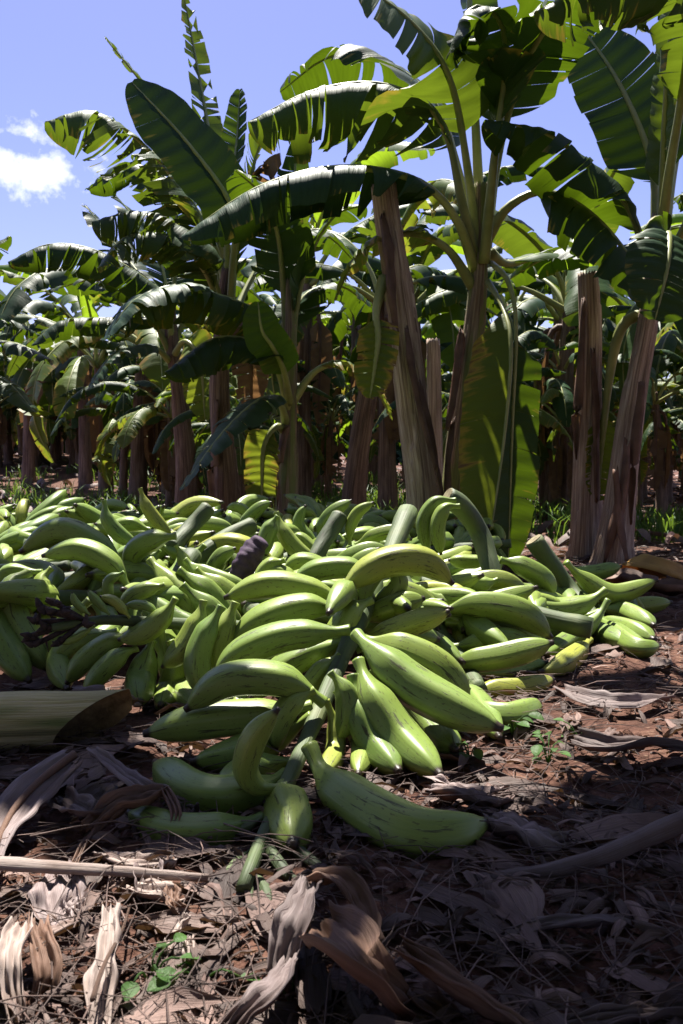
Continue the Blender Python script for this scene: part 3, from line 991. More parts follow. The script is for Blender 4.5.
dry_leaf('dull leaf lying in the dark at the bottom right corner', [(560, 1030, .02), (620, 1018, .03), (700, 1012, .02)], 22, 'dry', .3, .2, 30, .45)
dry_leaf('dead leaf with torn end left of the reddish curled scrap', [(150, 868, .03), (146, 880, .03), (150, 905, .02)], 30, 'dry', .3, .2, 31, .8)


def stick(name, label, cat, pts, w0, w1, mat, nr=12, tint=.7):
    L = [G(a, b, h) for a, b, h in pts]
    path = catmull(L, 30)
    V, Fc, U = tube(path, [(w0 * (1 - i / 30) + w1 * i / 30) * (1 + .05 * math.sin(i * 1.3)) for i in range(31)], nr, shape=lambda a, s: 1 + .12 * math.cos(3 * a + 2 * s) + .05 * math.cos(7 * a))
    L0 = (path[-1] - path[0]).length
    U = [(b * L0, a * .1) for a, b in U]
    o = mesh_obj(name, V, Fc, M[mat], None, U, cols=[tint] * len(V))
    tag(o, label, cat)
    return o


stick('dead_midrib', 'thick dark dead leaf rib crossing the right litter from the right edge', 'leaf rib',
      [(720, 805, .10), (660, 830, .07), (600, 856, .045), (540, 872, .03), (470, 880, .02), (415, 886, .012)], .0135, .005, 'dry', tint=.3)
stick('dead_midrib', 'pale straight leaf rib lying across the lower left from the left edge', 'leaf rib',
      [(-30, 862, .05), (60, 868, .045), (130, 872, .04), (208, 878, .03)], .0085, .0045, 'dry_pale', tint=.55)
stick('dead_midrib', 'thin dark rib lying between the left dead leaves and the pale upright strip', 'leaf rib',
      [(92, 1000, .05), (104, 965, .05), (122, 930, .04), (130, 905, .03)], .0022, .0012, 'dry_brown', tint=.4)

# fallen yellowing leaf at the far right, beside the right trunk
t = empty('fallen_leaf', tuple(G(660, 572, 0)), 'orange brown fallen leaf arched on the ground at the right edge', 'dead leaf')
V, Fc, U = strip_geo([G(632, 575, .02), G(642, 560, .10), G(660, 558, .12), G(690, 572, .06), G(715, 585, .02)], .20, -.25, .3, .012, 55, nw=13)
o = mesh_obj('blade', V, Fc, M['orange'], t, U, cols=[.8] * len(V)); thicken(o)
V, Fc, U = strip_geo([G(600, 585, .02), G(625, 582, .04), G(655, 590, .03), G(690, 592, .02)], .10, .3, .3, .012, 56)
o = mesh_obj('blade', V, Fc, M['dry_brown'], t, U, cols=[.8] * len(V)); thicken(o)


# ------------------------------------------------------------------ litter (uncountable)
def litter():
    r = random.Random(3)

    def spot(near):
        # density falls off with distance
        while True:
            y = .55 + (r.random() ** 2.0) * (5.5 if near else 26)
            x = r.uniform(-.55, .55) * (y + .5) * 1.15
            if 1.75 < y < 4.2 and x < .25: continue
            return x, y
    a, b, c = MB(), MB(), MB()
    for i in range(6500):
        x, y = spot(True)
        L = r.uniform(.006, .042) * (1 + .3 * y)
        w = L * r.uniform(.08, .38)
        th = r.gauss(.1, .9)
        p = Vector((x, y, gz(x, y) + r.uniform(.001, .012)))
        d = Vector((math.cos(th), math.sin(th), r.uniform(-.25, .35)))
        q = [p - d * L * .5, p + Vector((0, 0, r.uniform(0, .25) * L)), p + d * L * .5]
        V, Fc, U = strip_geo(q, w, r.uniform(-.6, .6), r.uniform(-.8, .8), .002, i, nl=5, nw=4, lift=-1, blunt=1, fray=.8)
        a.add(V, Fc, U, r.choice([.0, .05, .12, .2, .3, .45, .7, 1.1]))
    for i in range(420):
        x, y = spot(True)
        L = r.uniform(.05, .17)
        w = L * r.uniform(.2, .5)
        th = r.uniform(0, 6.28)
        p = Vector((x, y, gz(x, y) + r.uniform(.002, .012)))
        d = Vector((math.cos(th), math.sin(th), r.uniform(-.05, .1)))
        q = [p - d * L * .5, p + Vector((0, 0, r.uniform(0, .08) * L)), p + d * L * .5]
        V, Fc, U = strip_geo(q, w, r.uniform(-.25, .25), r.uniform(-.3, .3), .003, i, nl=14, nw=8, lift=-1, blunt=1, fray=1.1)
        a.add(V, Fc, U, r.choice([.0, .1, .2, .35, .6, .9]))
    tag(a.build('leaf_litter', M['straw']), 'scattered brown and pale scraps of dead leaf on the soil', 'leaf litter', kind='stuff')
    for i in range(5200):
        x, y = spot(True)
        L = r.uniform(.05, .2)
        th = r.gauss(.2, 1.0) if r.random() < .5 else r.uniform(0, 6.28)
        p = Vector((x, y, gz(x, y) + r.uniform(.002, .022)))
        d = Vector((math.cos(th), math.sin(th), r.uniform(-.15, .25)))
        k = Vector((r.uniform(-.15, .15), r.uniform(-.15, .15), r.uniform(-.02, .12))) * L
        path = [p - d * L * .5, p + k, p + d * L * .5]
        rad = r.uniform(.0003, .0009) * (1 + .2 * y)
        V, Fc, U = tube(catmull(path, 4), [rad, rad, rad, rad * .8, rad * .3], 4, caps=False)
        U = [(v * L, u * .02) for u, v in U]
        b.add(V, Fc, U, r.choice([.0, .05, .12, .25, .5, .9]))
    tag(b.build('straw_litter', M['straw']), 'thin dry straws and fibres tangled over the soil', 'straw', kind='stuff')
    for i in range(2600):
        x, y = spot(False)
        if y < 4: continue
        L = r.uniform(.08, .30)
        w = L * r.uniform(.15, .4)
        th = r.uniform(0, 6.28)
        p = Vector((x, y, gz(x, y) + r.uniform(.01, .05)))
        d = Vector((math.cos(th), math.sin(th), r.uniform(-.1, .3)))
        q = [p - d * L * .5, p + Vector((0, 0, r.uniform(0, .3) * L)), p + d * L * .5]
        V, Fc, U = strip_geo(q, w, r.uniform(-.6, .6), r.uniform(-.8, .8), .004, i, nl=5, nw=4, lift=-1)
        c.add(V, Fc, U, r.choice([.2, .35, .5, .8, 1.0]))
    tag(c.build('distant_leaf_litter', M['straw']), 'dead leaf scraps covering the soil between the distant trunks', 'leaf litter', kind='stuff')
    # crumbs of soil
    e = MB()
    for i in range(4500):
        x, y = spot(True)
        s = r.uniform(.003, .011)
        p = Vector((x, y, gz(x, y) + s * .3))
        V = [p + Vector(v) * s * r.uniform(.6, 1.2) for v in [(1, 0, 0), (0, 1, 0), (-1, 0, 0), (0, -1, 0), (0, 0, .8), (.1, 0, -.6)]]
        e.add(V, [(0, 1, 4), (1, 2, 4), (2, 3, 4), (3, 0, 4), (1, 0, 5), (2, 1, 5), (3, 2, 5), (0, 3, 5)])
    tag(e.build('soil_crumbs', M['soil'], smooth=False), 'small crumbs of reddish soil', 'soil', kind='stuff')


litter()


def grass():
    r = random.Random(9)
    g = MB()
    spots = [(r.uniform(1.0, 2.6), r.uniform(4.6, 7.5)) for _ in range(60)] + [(r.uniform(-.1, .9), r.uniform(5.0, 8)) for _ in range(40)] + [(r.uniform(-.4, .2), r.uniform(4.6, 6)) for _ in range(16)] + [(r.uniform(-.42, .3) * q, q) for q in [r.uniform(6, 13) for _ in range(150)]]
    for (x, y) in spots:
        for k in range(30):
            xx, yy = x + r.gauss(0, .1), y + r.gauss(0, .1)
            h = r.uniform(.08, .26)
            th = r.uniform(0, 6.28)
            b = Vector((xx, yy, gz(xx, yy)))
            d = Vector((math.cos(th), math.sin(th), 0))
            s = Vector((-d.y, d.x, 0)) * r.uniform(.003, .006)
            lean = r.uniform(.2, .8)
            p = [b, b + d * h * lean * .3 + Vector((0, 0, h * .6)), b + d * h * lean + Vector((0, 0, h * .85))]
            V = [p[0] - s, p[0] + s, p[1] - s, p[1] + s, p[2]]
            g.add(V, [(0, 1, 3, 2), (2, 3, 4)], [(0, 0), (0, .1), (.1, 0), (.1, .1), (.2, .2)])
    tag(g.build('grass', M['weed'], smooth=False), 'tufts of green grass between the trunks', 'grass', kind='stuff')


grass()


def weed(label, px, py, n, size, seed, tall=.05):
    r = random.Random(seed)
    b = G(px, py, 0)
    t = empty('weed', tuple(b), label, 'weed', 'small green weeds in the litter')
    st, lf = MB(), []
    for i in range(n):
        th = r.uniform(0, 6.28)
        tip = b + Vector((math.cos(th), math.sin(th), 0)) * r.uniform(.3, 1.0) * size * 1.5 + Vector((0, 0, tall * r.uniform(.5, 1.2)))
        V, Fc, U = tube(catmull([b, (b + tip) / 2 + Vector((0, 0, .012)), tip], 5), [.0012] * 6, 5)
        st.add(V, Fc, U)
        L = size * r.uniform(.6, 1.0)
        d = Vector((math.cos(th + r.uniform(-.6, .6)), math.sin(th + r.uniform(-.6, .6)), r.uniform(-.3, .3))).normalized()
        s = d.cross(Vector((r.uniform(-.3, .3), r.uniform(-.3, .3), 1))).normalized()
        nn = s.cross(d)
        V, Fc, U = [], [], []
        for a in range(7):
            q = a / 6
            w = L * .42 * math.sin(math.pi * min(.97, q * .92 + .06)) ** .8
            for v in (-1, -.5, 0, .5, 1):
                V.append(tip + d * L * q + s * w * v + nn * (abs(v) * w * .25 - q * q * L * .25))
                U.append((q * .1, abs(v) * .3))
        for a in range(6):
            for k in range(4):
                Fc.append((a * 5 + k, a * 5 + k + 1, a * 5 + 6 + k, a * 5 + 5 + k))
        lf.append((V, Fc, U))
    st.build('stem', M['weed'], t)
    for V, Fc, U in lf:
        mesh_obj('leaf', V, Fc, M['weed'], t, U)


weed('small weed with rounded leaves in the sun, right of the pale upright strip', 150, 985, 6, .022, 1, .03)
weed('small weed with broad dark leaves at the bottom, left of the shaded leaf strips', 200, 985, 4, .03, 2, .03)
weed('tiny weed in shade beside the grey brown leaf at the bottom edge', 292, 1005, 3, .022, 3, .02)
weed('fresh green weed sprig beside the tip of the long front fruit', 512, 735, 7, .03, 4, .04)
weed('small sunlit weed among straw right of the heap, in front', 548, 765, 8, .025, 5, .04)
weed('small sunlit weed right of the heap, behind the shredded leaves', 580, 745, 6, .025, 6, .03)
weed('low weed in the litter beside the lit lower fruit', 470, 762, 5, .025, 7, .03)

# ------------------------------------------------------------------ banana leaves


def blade_geo(mid, W, seed=0, up=Vector((0, 0, 1)), fold=.35, droop=.9, tear=.5, N=56, nv=5, gap=.5, s_tip=1.0):
    """mid: list of Vector along the blade part of the midrib"""
    r = random.Random(seed)
    path = catmull(mid, N)
    Ltot = sum((b - a).length for a, b in zip(path, path[1:]))
    T = [(path[min(N, i + 1)] - path[max(0, i - 1)]).normalized() for i in range(N + 1)]
    V, Fc, U = [], [], []
    grav = Vector((0, 0, -1))
    ph = r.uniform(0, 6)

    def width(s):
        s = min(1, max(0, s))
        return W * .5 * min(1, (s / .10) ** .6 if s > 0 else 0) * (max(0, 1 - max(0, (s - .45) / .56) ** 2.3)) ** .62
    for side in (-1, 1):
        i = 0
        while i < N:
            # strip length
            if r.random() < tear:
                n = r.choice([1, 1, 2, 3, 4, 5, 7])
            else:
                n = r.choice([6, 9, 12, 16])
            j = min(N, i + n)
            dr = droop * (1 + r.uniform(-.25, .5) * (tear + .15))
            gp = gap * (r.random() ** 5) * 2.2 * tear
            lat = r.uniform(-.12, .12) * tear
            cut = 1 - (r.random() ** 3) * .45 * tear
            base = len(V)
            for a in range(i, j + 1):
                s = a / N
                p, t = path[a], T[a]
                S = t.cross(up)
                if S.length < .05: S = t.cross(Vector((0, -1, .2)))
                S.normalize(); S = S * side
                Nn = S.cross(t) * side
                if Nn.dot(up) < 0: Nn = -Nn
                gdir = (grav - t * grav.dot(t))
                gl = gdir.length
                gdir = gdir / gl if gl > .01 else -Nn
                gdir = (gdir * gl - Nn * (1 - gl)).normalized()
                w = width(s) * cut
                rel = (a - (i + j) / 2) / max(1, (j - i))   # -.5..5 inside strip
                q = Vector(p)
                for v in range(nv + 1):
                    u = v / nv
                    if v > 0:
                        ph2 = -fold + dr * gl * u * 1.35 + .05 * math.sin(s * 17 + ph + side)
                        q = q + (S * math.cos(ph2) + (Nn if ph2 < 0 else -gdir * 1.0) * (-math.sin(ph2))) * (w / nv) + t * (w / nv) * (.12 + .25 * u)
                    shrink = -rel * gp * u * (j - i) / N * Ltot * .9
                    V.append(q + t * (shrink + lat * u * w * .5) + Nn * (.0025 * math.sin(s * 70 + v * .4)))
                    U.append((s * Ltot, u))
            m = nv + 1
            for a in range(j - i):
                for v in range(nv):
                    k = base + a * m + v
                    f = (k, k + 1, k + m + 1, k + m)
                    Fc.append(f if side > 0 else f[::-1])
            i = j
    return V, Fc, U


def banana_leaf(plant, pts, W, s0=.2, seed=0, mat='leaf', up=Vector((0, 0, 1)), fold=.35, droop=.9, tear=.5, N=76, r0=.022, label=None, nv=5, gap=.85):
    """pts: 3-D points from the crown through the petiole to the tip. s0 = where the blade starts"""
    dense = catmull(pts, 60)
    k0 = int(60 * s0)
    blade = dense[k0:]
    V, Fc, U = blade_geo([blade[int(i * (len(blade) - 1) / 8)] for i in range(9)], W, seed, up, fold, droop, tear, N, nv, gap)
    o = mesh_obj('leaf', V, Fc, M[mat], plant, U)
    if label: o['label'] = label
    path = catmull(pts, 26)
    rad = []
    for i in range(27):
        s = i / 26
        rad.append(max(.0022, r0 * (1.35 - .6 * s / max(.05, s0)) if s < s0 else r0 * .75 * (1 - (s - s0) / (1 - s0)) ** .8 + .002))
    V, Fc, U = tube([p - Vector((0, 0, rad[i] * .5)) for i, p in enumerate(path)], rad, 8)
    mesh_obj('midrib', V, Fc, M['midrib' if mat != 'leaf_dead' else 'dry_brown'], o, U, cols=[.5] * len(V))
    return o


def trunk_geo(pts, r_bot, r_top, seed=0, nr=40, n=70, rag=1.0):
    r = random.Random(seed)
    path = catmull(pts, n)
    Lt = sum((b - a).length for a, b in zip(path, path[1:]))
    off = Vector((r.uniform(0, 90), r.uniform(0, 90), r.uniform(0, 90)))
    fr = frames(path, Vector((0, 1, 0)))
    V, Fc, U = [], [], []
    for i, (p, (T, S, N_)) in enumerate(zip(path, fr)):
        s = i / n
        h = s * Lt
        rb_ = r_bot * (1 - s) + r_top * s + r_bot * .35 * math.exp(-h / .10)
        for k in range(nr + 1):
            a = 2 * math.pi * k / nr
            ca, sa = math.cos(a), math.sin(a)
            saw = ((a / (2 * math.pi) * 3 + h * 1.1 + noise.noise(off + Vector((ca, sa, h * 1.5))) * .5) % 1.0)
            m = 1 + rag * (.17 * (saw - .5) + .07 * noise.noise(off + Vector((ca * 5, sa * 5, h * 1.2))) + .05 * noise.noise(off + Vector((ca * 11, sa * 11, h * 3.0))) + .06 * noise.noise(off + Vector((ca * 1.5, sa * 1.5, h * 3))))
            if k == nr:
                V.append(V[i * (nr + 1)].copy())
            else:
                V.append(p + (S * ca + N_ * sa) * rb_ * m)
            U.append((k / nr, h))
    for i in range(n):
        for k in range(nr):
            b = i * (nr + 1) + k
            Fc.append((b, b + 1, b + nr + 2, b + nr + 1))
    # ragged closed top
    c = len(V)
    V.append(path[-1] - (path[-1] - path[-2]) * .8)
    U.append((.5, Lt))
    for k in range(nr):
        Fc.append((n * (nr + 1) + k, n * (nr + 1) + k + 1, c))
        if rag:
            V[n * (nr + 1) + k].z += .012 * math.sin(k * 2.4)
    V[n * (nr + 1) + nr] = V[n * (nr + 1)].copy()
    return V, Fc, U


def peel(plant, pts, w, seed, mat='dry_brown', tint=.7):
    V, Fc, U = strip_geo(pts, w, -.35, .3, .005, seed, nl=22, nw=7, fray=1, lift=-1)
    o = mesh_obj('dry_sheath', V, Fc, M[mat], plant, U, cols=[tint] * len(V))
    thicken(o, .002)
    return o


# ------------------------------------------------------------------ the plants traced from the photograph
PL = 'banana plants in the near row'
UPF = Vector((0, -.5, .86))


def plant_root(px, py, Y, label, cat='banana plant', group=PL):
    p = P(px, py, Y)
    return empty('banana_plant', (p.x, p.y, 0), label, cat, group)


def lf(plant, pts, W, s0, seed, **k):
    return banana_leaf(plant, [P(*q) for q in pts], W, s0, seed, **k)


# A: tall plant right of centre
A = plant_root(462, 560, 4.0, 'tallest leafy banana plant right of centre, with two leaves hanging against its trunk')
base = P(455, 560, 4.02); base.z = -.02
V, Fc, U = trunk_geo([base, P(458, 470, 4.02), P(468, 380, 4.0), P(477, 300, 4.0), P(480, 235, 4.0), P(481, 185, 4.0)], .085, .033, 5)
mesh_obj('trunk', V, Fc, M['trunk_live'], A, U)
lf(A, [(478, 260, 4.0), (468, 170, 3.95), (450, 78, 3.85), (412, 22, 3.7), (352, -22, 3.55)], .46, .40, 1, tear=.35, droop=.5, up=Vector((-.2, -.75, .6)), fold=.05, mat='leaf_torn')
lf(A, [(477, 262, 4.0), (462, 200, 3.9), (440, 118, 3.9), (385, 84, 3.95), (315, 90, 3.95), (248, 122, 3.9)], .86, .32, 2, tear=.8, droop=1.7, fold=.1, mat='leaf_torn')
lf(A, [(479, 265, 4.0), (464, 190, 4.1), (436, 105, 4.2), (385, 60, 4.4), (330, 56, 4.5), (280, 92, 4.6)], .70, .32, 3, tear=.6, droop=1.0)
lf(A, [(476, 270, 4.0), (455, 215, 3.85), (415, 178, 3.8), (340, 166, 3.7), (260, 186, 3.65), (182, 236, 3.6)], .52, .25, 4, tear=.55, droop=1.5, fold=.1, mat='leaf_dark')
lf(A, [(474, 285, 4.0), (445, 245, 3.9), (405, 232, 3.9), (360, 252, 3.9), (335, 300, 3.9)], .36, .3, 5, tear=.5, droop=.9, mat='leaf_yellow')
lf(A, [(488, 235, 4.0), (508, 205, 3.95), (545, 190, 3.9), (590, 212, 3.8), (632, 260, 3.7), (655, 315, 3.65)], .56, .28, 6, tear=.35, droop=1.5, fold=.15)
lf(A, [(486, 245, 4.0), (497, 160, 3.95), (520, 75, 3.8), (552, 18, 3.6), (600, -50, 3.3)], .46, .42, 7, tear=.4, droop=1.0)
lf(A, [(481, 240, 4.0), (476, 130, 4.05), (470, 20, 4.05), (468, -120, 4.0)], .30, .55, 8, tear=.1, fold=.9, droop=.2)
lf(A, [(484, 260, 3.95), (494, 160, 3.8), (505, 75, 3.8), (500, 20, 3.75), (470, 8, 3.7), (446, 60, 3.7)], .50, .42, 9, tear=.55, droop=1.4, fold=.1)
lf(A, [(492, 262, 3.95), (508, 280, 3.8), (516, 325, 3.7), (512, 430, 3.66), (508, 565, 3.64)], .26, .32, 11, r0=.011, up=Vector((.2, -.95, .1)), tear=.3, droop=.3, fold=.25, gap=1.6, label='dark hanging leaf with bright tears')
lf(A, [(488, 280, 3.9), (502, 305, 3.66), (511, 345, 3.5), (505, 430, 3.45), (490, 540, 3.42)], .42, .26, 12, up=Vector((.7, -.7, 0)), tear=.08, droop=.1, fold=-.75, r0=.012, mat='leaf_yellow', label='hanging leaf with yellow-brown streaks')
lf(A, [(490, 250, 4.05), (510, 262, 4.3), (555, 252, 4.7), (610, 262, 5.1)], .42, .22, 13, tear=.3, droop=.6, mat='leaf_bright')
peel(A, [P(452, 420, 3.92), P(446, 470, 3.88), P(448, 545, 3.86)], .05, 3)
peel(A, [P(460, 330, 3.94), P(452, 390, 3.9), P(446, 430, 3.88)], .05, 4)

# B: right plant with slanting trunk
B = plant_root(616, 565, 3.9, 'leaning banana plant at the right edge with a dry brown slanting trunk')
base = P(611, 565, 3.75); base.z = -.02
V, Fc, U = trunk_geo([base, P(620, 500, 3.78), P(634, 400, 3.8), P(648, 320, 3.8), P(655, 255, 3.8), P(658, 215, 3.8)], .078, .030, 8)
mesh_obj('trunk', V, Fc, M['trunk'], B, U)
lf(B, [(654, 290, 3.8), (640, 235, 3.8), (625, 200, 3.8), (590, 165, 3.75), (545, 132, 3.7), (485, 120, 3.65)], .56, .22, 21, tear=.6, droop=1.6, fold=.15)
lf(B, [(656, 280, 3.8), (655, 215, 3.85), (650, 155, 3.9), (618, 80, 4.0), (578, 22, 4.1)], .40, .34, 22, tear=.15, droop=.5, mat='leaf_dark', up=Vector((-.5, -.75, .3)), fold=.1)
lf(B, [(658, 280, 3.8), (662, 200, 3.75), (664, 140, 3.7), (668, 60, 3.6), (676, -20, 3.5)], .22, .34, 23, tear=.6, droop=1.0, up=Vector((-1, -.3, .1)), mat='leaf_torn')
lf(B, [(655, 290, 3.75), (668, 180, 3.5), (688, 40, 3.2), (665, -22, 3.0), (600, -18, 2.9), (535, 12, 2.85)], .52, .42, 24, tear=.9, droop=1.6, fold=.1, mat='leaf_torn')
lf(B, [(654, 290, 3.75), (660, 250, 3.5), (668, 232, 3.4), (668, 262, 3.25), (655, 320, 3.2)], .38, .3, 25, tear=.1, droop=1.0, up=Vector((.2, -.9, .4)))
lf(B, [(658, 285, 3.8), (700, 200, 3.6), (760, 170, 3.3), (830, 200, 3.1)], .45, .3, 26, tear=.3)
lf(B, [(652, 300, 3.85), (635, 265, 4.0), (600, 250, 4.3), (550, 255, 4.6), (500, 285, 4.8)], .42, .25, 27, tear=.3)
lf(B, [(650, 310, 3.85), (625, 320, 3.85), (612, 360, 3.9), (602, 440, 3.95), (598, 500, 3.95)], .18, .6, 28, tear=.5, droop=.2, mat='leaf_yellow', up=Vector((0, -1, .1)), label='small yellow hanging leaf')
lf(B, [(660, 270, 3.8), (675, 160, 4.2), (700, 60, 4.6), (700, -60, 4.9)], .5, .4, 29, tear=.3)
lf(B, [(660, 275, 3.9), (690, 250, 4.4), (720, 270, 4.9), (750, 330, 5.2)], .45, .3, 30, tear=.3)
peel(B, [P(625, 440, 3.68), P(618, 500, 3.66), P(604, 562, 3.64)], .06, 5)
peel(B, [P(640, 380, 3.7), P(634, 440, 3.68), P(632, 520, 3.68)], .05, 6)
peel(B, [P(618, 470, 3.66), P(622, 520, 3.64), P(628, 560, 3.6)], .05, 16)

# C: topped trunk in the centre
Cc = plant_root(420, 540, 3.9, 'tall topped banana trunk in the centre, bare greyish brown and wider towards its foot', 'banana trunk', 'topped banana trunks without crown')
base = P(420, 560, 3.92); base.z = -.02
V, Fc, U = trunk_geo([base, P(424, 500, 3.9), P(412, 400, 3.86), P(400, 300, 3.82), P(389, 225, 3.8), P(384, 186, 3.8)], .088, .056, 11, nr=56, n=110, rag=1.15)
mesh_obj('trunk', V, Fc, M['trunk'], Cc, U)
peel(Cc, [P(420, 380, 3.76), P(432, 430, 3.74), P(444, 500, 3.72)], .045, 7, tint=.8)
peel(Cc, [P(408, 330, 3.76), P(420, 400, 3.72), P(438, 470, 3.7)], .05, 8, tint=.8)
peel(Cc, [P(380, 290, 3.76), P(378, 330, 3.72), P(384, 372, 3.72)], .05, 9)
peel(Cc, [P(384, 215, 3.74), P(392, 260, 3.70), P(398, 330, 3.70)], .06, 10, tint=.5)
banana_leaf(Cc, [P(384, 275, 3.78), P(376, 310, 3.7), P(378, 340, 3.66), P(370, 398, 3.64)], .20, .4, 41, 'leaf_yellow', up=Vector((0, -1, .1)), droop=.2, tear=.3, label='small yellow hanging leaf')

# D: topped trunk at right
D = plant_root(588, 560, 4.0, 'straight topped banana trunk at right, just left of the leaning plant', 'banana trunk', 'topped banana trunks without crown')
base = P(585, 560, 4.0); base.z = -.02
V, Fc, U = trunk_geo([base, P(587, 490, 4.0), P(589, 400, 4.0), P(590, 330, 4.0), P(588, 274, 4.0)], .078, .045, 13, nr=48, n=90, rag=1.1)
mesh_obj('trunk', V, Fc, M['trunk'], D, U)
peel(D, [P(582, 300, 3.92), P(578, 380, 3.9), P(576, 460, 3.9)], .05, 11)
peel(D, [P(594, 350, 3.92), P(598, 420, 3.9), P(598, 500, 3.9)], .04, 12)
# E: thin trunk behind C
E = plant_root(433, 530, 5.0, 'slender dry banana trunk standing just behind the tall topped centre trunk', 'banana trunk', 'topped banana trunks without crown')
base = P(436, 540, 5.0); base.z = -.02
V, Fc, U = trunk_geo([base, P(435, 480, 5.0), P(434, 400, 5.0), P(433, 340, 5.0)], .06, .04, 14, nr=28, n=50)
mesh_obj('trunk', V, Fc, M['trunk'], E, U)

# H: short slanted trunk left of centre
H = plant_root(358, 520, 5.2, 'short leaning banana trunk left of the tall topped trunk, reddish brown', 'banana trunk', 'topped banana trunks without crown')
base = P(352, 535, 5.2); base.z = -.02
V, Fc, U = trunk_geo([base, P(354, 490, 5.2), P(362, 430, 5.2), P(368, 392, 5.2)], .085, .06, 15, nr=32, n=50)
mesh_obj('trunk', V, Fc, M['trunk_dark'], H, U)

# C2: mid-size plant at centre left with bright young leaf
K = plant_root(288, 520, 4.8, 'mid-size banana plant left of centre with a bright upright young leaf')
base = P(287, 540, 4.8); base.z = -.02
V, Fc, U = trunk_geo([base, P(287, 490, 4.8), P(289, 420, 4.8), P(290, 340, 4.8), P(288, 280, 4.8)], .07, .028, 17, nr=32, n=60)
mesh_obj('trunk', V, Fc, M['trunk_live'], K, U)
lf(K, [(288, 400, 4.8), (282, 350, 4.75), (270, 318, 4.6), (210, 292, 4.4), (160, 292, 4.25), (128, 312, 4.1)], .56, .3, 51, tear=.7, droop=1.6, fold=.15, mat='leaf_torn')
lf(K, [(288, 410, 4.8), (280, 375, 4.6), (262, 345, 4.5), (215, 338, 4.4), (165, 372, 4.3)], .50, .3, 52, tear=.4, droop=1.5, fold=.15)
lf(K, [(287, 425, 4.8), (280, 402, 4.65), (262, 398, 4.5), (225, 430, 4.3), (180, 490, 4.2)], .34, .2, 53, tear=.45, droop=.8)
lf(K, [(289, 400, 4.75), (284, 370, 4.5), (272, 345, 4.35), (262, 330, 4.3), (258, 302, 4.3)], .22, .35, 54, tear=.0, up=Vector((.1, -1, .1)), fold=.1, droop=.2, mat='leaf_bright', label='bright young leaf, backlit')
lf(K, [(290, 390, 4.8), (296, 310, 4.8), (310, 255, 4.8), (335, 215, 4.8), (365, 205, 4.7)], .40, .35, 55, tear=.4)
lf(K, [(290, 395, 4.8), (294, 330, 4.9), (305, 295, 5.0), (340, 285, 5.1), (375, 310, 5.2)], .42, .35, 56, tear=.5)
lf(K, [(288, 390, 4.8), (284, 300, 4.8), (278, 235, 4.7), (262, 195, 4.5), (235, 170, 4.3)], .42, .4, 57, tear=.5)
lf(K, [(289, 380, 4.8), (290, 280, 4.85), (294, 200, 4.9), (296, 140, 4.9)], .26, .5, 58, tear=.1, fold=.7)
lf(K, [(292, 400, 4.8), (315, 370, 4.8), (345, 362, 4.8), (375, 385, 4.8), (392, 420, 4.8)], .36, .3, 59, tear=.5, mat='leaf_yellow')
lf(K, [(286, 430, 4.8), (276, 425, 4.7), (264, 445, 4.65), (262, 480, 4.65), (262, 512, 4.65)], .22, .25, 60, tear=.4, up=Vector((0, -1, .1)), droop=.2, mat='leaf_yellow')
peel(K, [P(285, 425, 4.72), P(278, 455, 4.7), P(280, 500, 4.7)], .07, 18)

# L: big plant at left, upper torn leaves against the sky
Lp = plant_root(222, 510, 5.0, 'large banana plant at left, ragged leaves and one smooth leaf against the sky')
base = P(226, 535, 5.0); base.z = -.02
V, Fc, U = trunk_geo([base, P(226, 480, 5.0), P(220, 400, 5.0), P(222, 330, 5.0), P(228, 270, 5.0)], .085, .04, 18, nr=36, n=60)
mesh_obj('trunk', V, Fc, M['trunk_dark'], Lp, U)
lf(Lp, [(228, 330, 5.0), (232, 270, 4.9), (232, 208, 4.7), (190, 145, 4.6), (132, 82, 4.55)], .40, .36, 61, tear=.0, droop=.3, up=Vector((.55, -.83, .0)), fold=.1, mat='leaf_dark', label='smooth untorn leaf')
lf(Lp, [(226, 330, 5.0), (222, 270, 5.0), (200, 215, 5.0), (150, 150, 4.9), (95, 112, 4.8), (45, 122, 4.7)], .78, .3, 62, tear=.95, droop=1.6, fold=.15, mat='leaf_torn')
lf(Lp, [(227, 320, 5.0), (222, 250, 5.1), (200, 190, 5.2), (150, 95, 5.2), (105, 38, 5.2)], .34, .35, 63, tear=.95, droop=.6, mat='leaf_torn', gap=1.2)
lf(Lp, [(229, 320, 5.0), (225, 240, 5.2), (212, 150, 5.3), (198, 70, 5.4), (184, -5, 5.4)], .22, .35, 64, tear=1.0, droop=1.0, mat='leaf_torn', gap=1.4, up=Vector((.6, -.6, .2)))
lf(Lp, [(226, 335, 5.0), (215, 280, 4.9), (190, 235, 4.7), (140, 212, 4.6), (92, 222, 4.5)], .60, .3, 65, tear=.8, droop=1.5, mat='leaf_torn')
lf(Lp, [(229, 325, 5.0), (235, 260, 5.0), (248, 190, 5.0), (262, 140, 5.0), (290, 110, 5.0)], .38, .4, 66, tear=.8, mat='leaf_torn')
lf(Lp, [(226, 335, 5.0), (210, 300, 4.7), (180, 285, 4.4), (135, 300, 4.2), (105, 340, 4.1)], .42, .25, 67, tear=.4)
lf(Lp, [(229, 330, 5.05), (250, 280, 5.3), (280, 240, 5.5), (325, 235, 5.7), (355, 262, 5.8)], .45, .3, 68, tear=.5)
lf(Lp, [(227, 340, 5.0), (240, 320, 4.8), (250, 350, 4.7), (252, 410, 4.7)], .26, .3, 69, mat='leaf_dead', tear=.8, up=Vector((0, -1, .1)), droop=.2)
lf(Lp, [(226, 330, 5.0), (228, 200, 5.0), (236, 150, 5.1), (240, 90, 5.2)], .2, .5, 70, tear=.3, fold=.8)
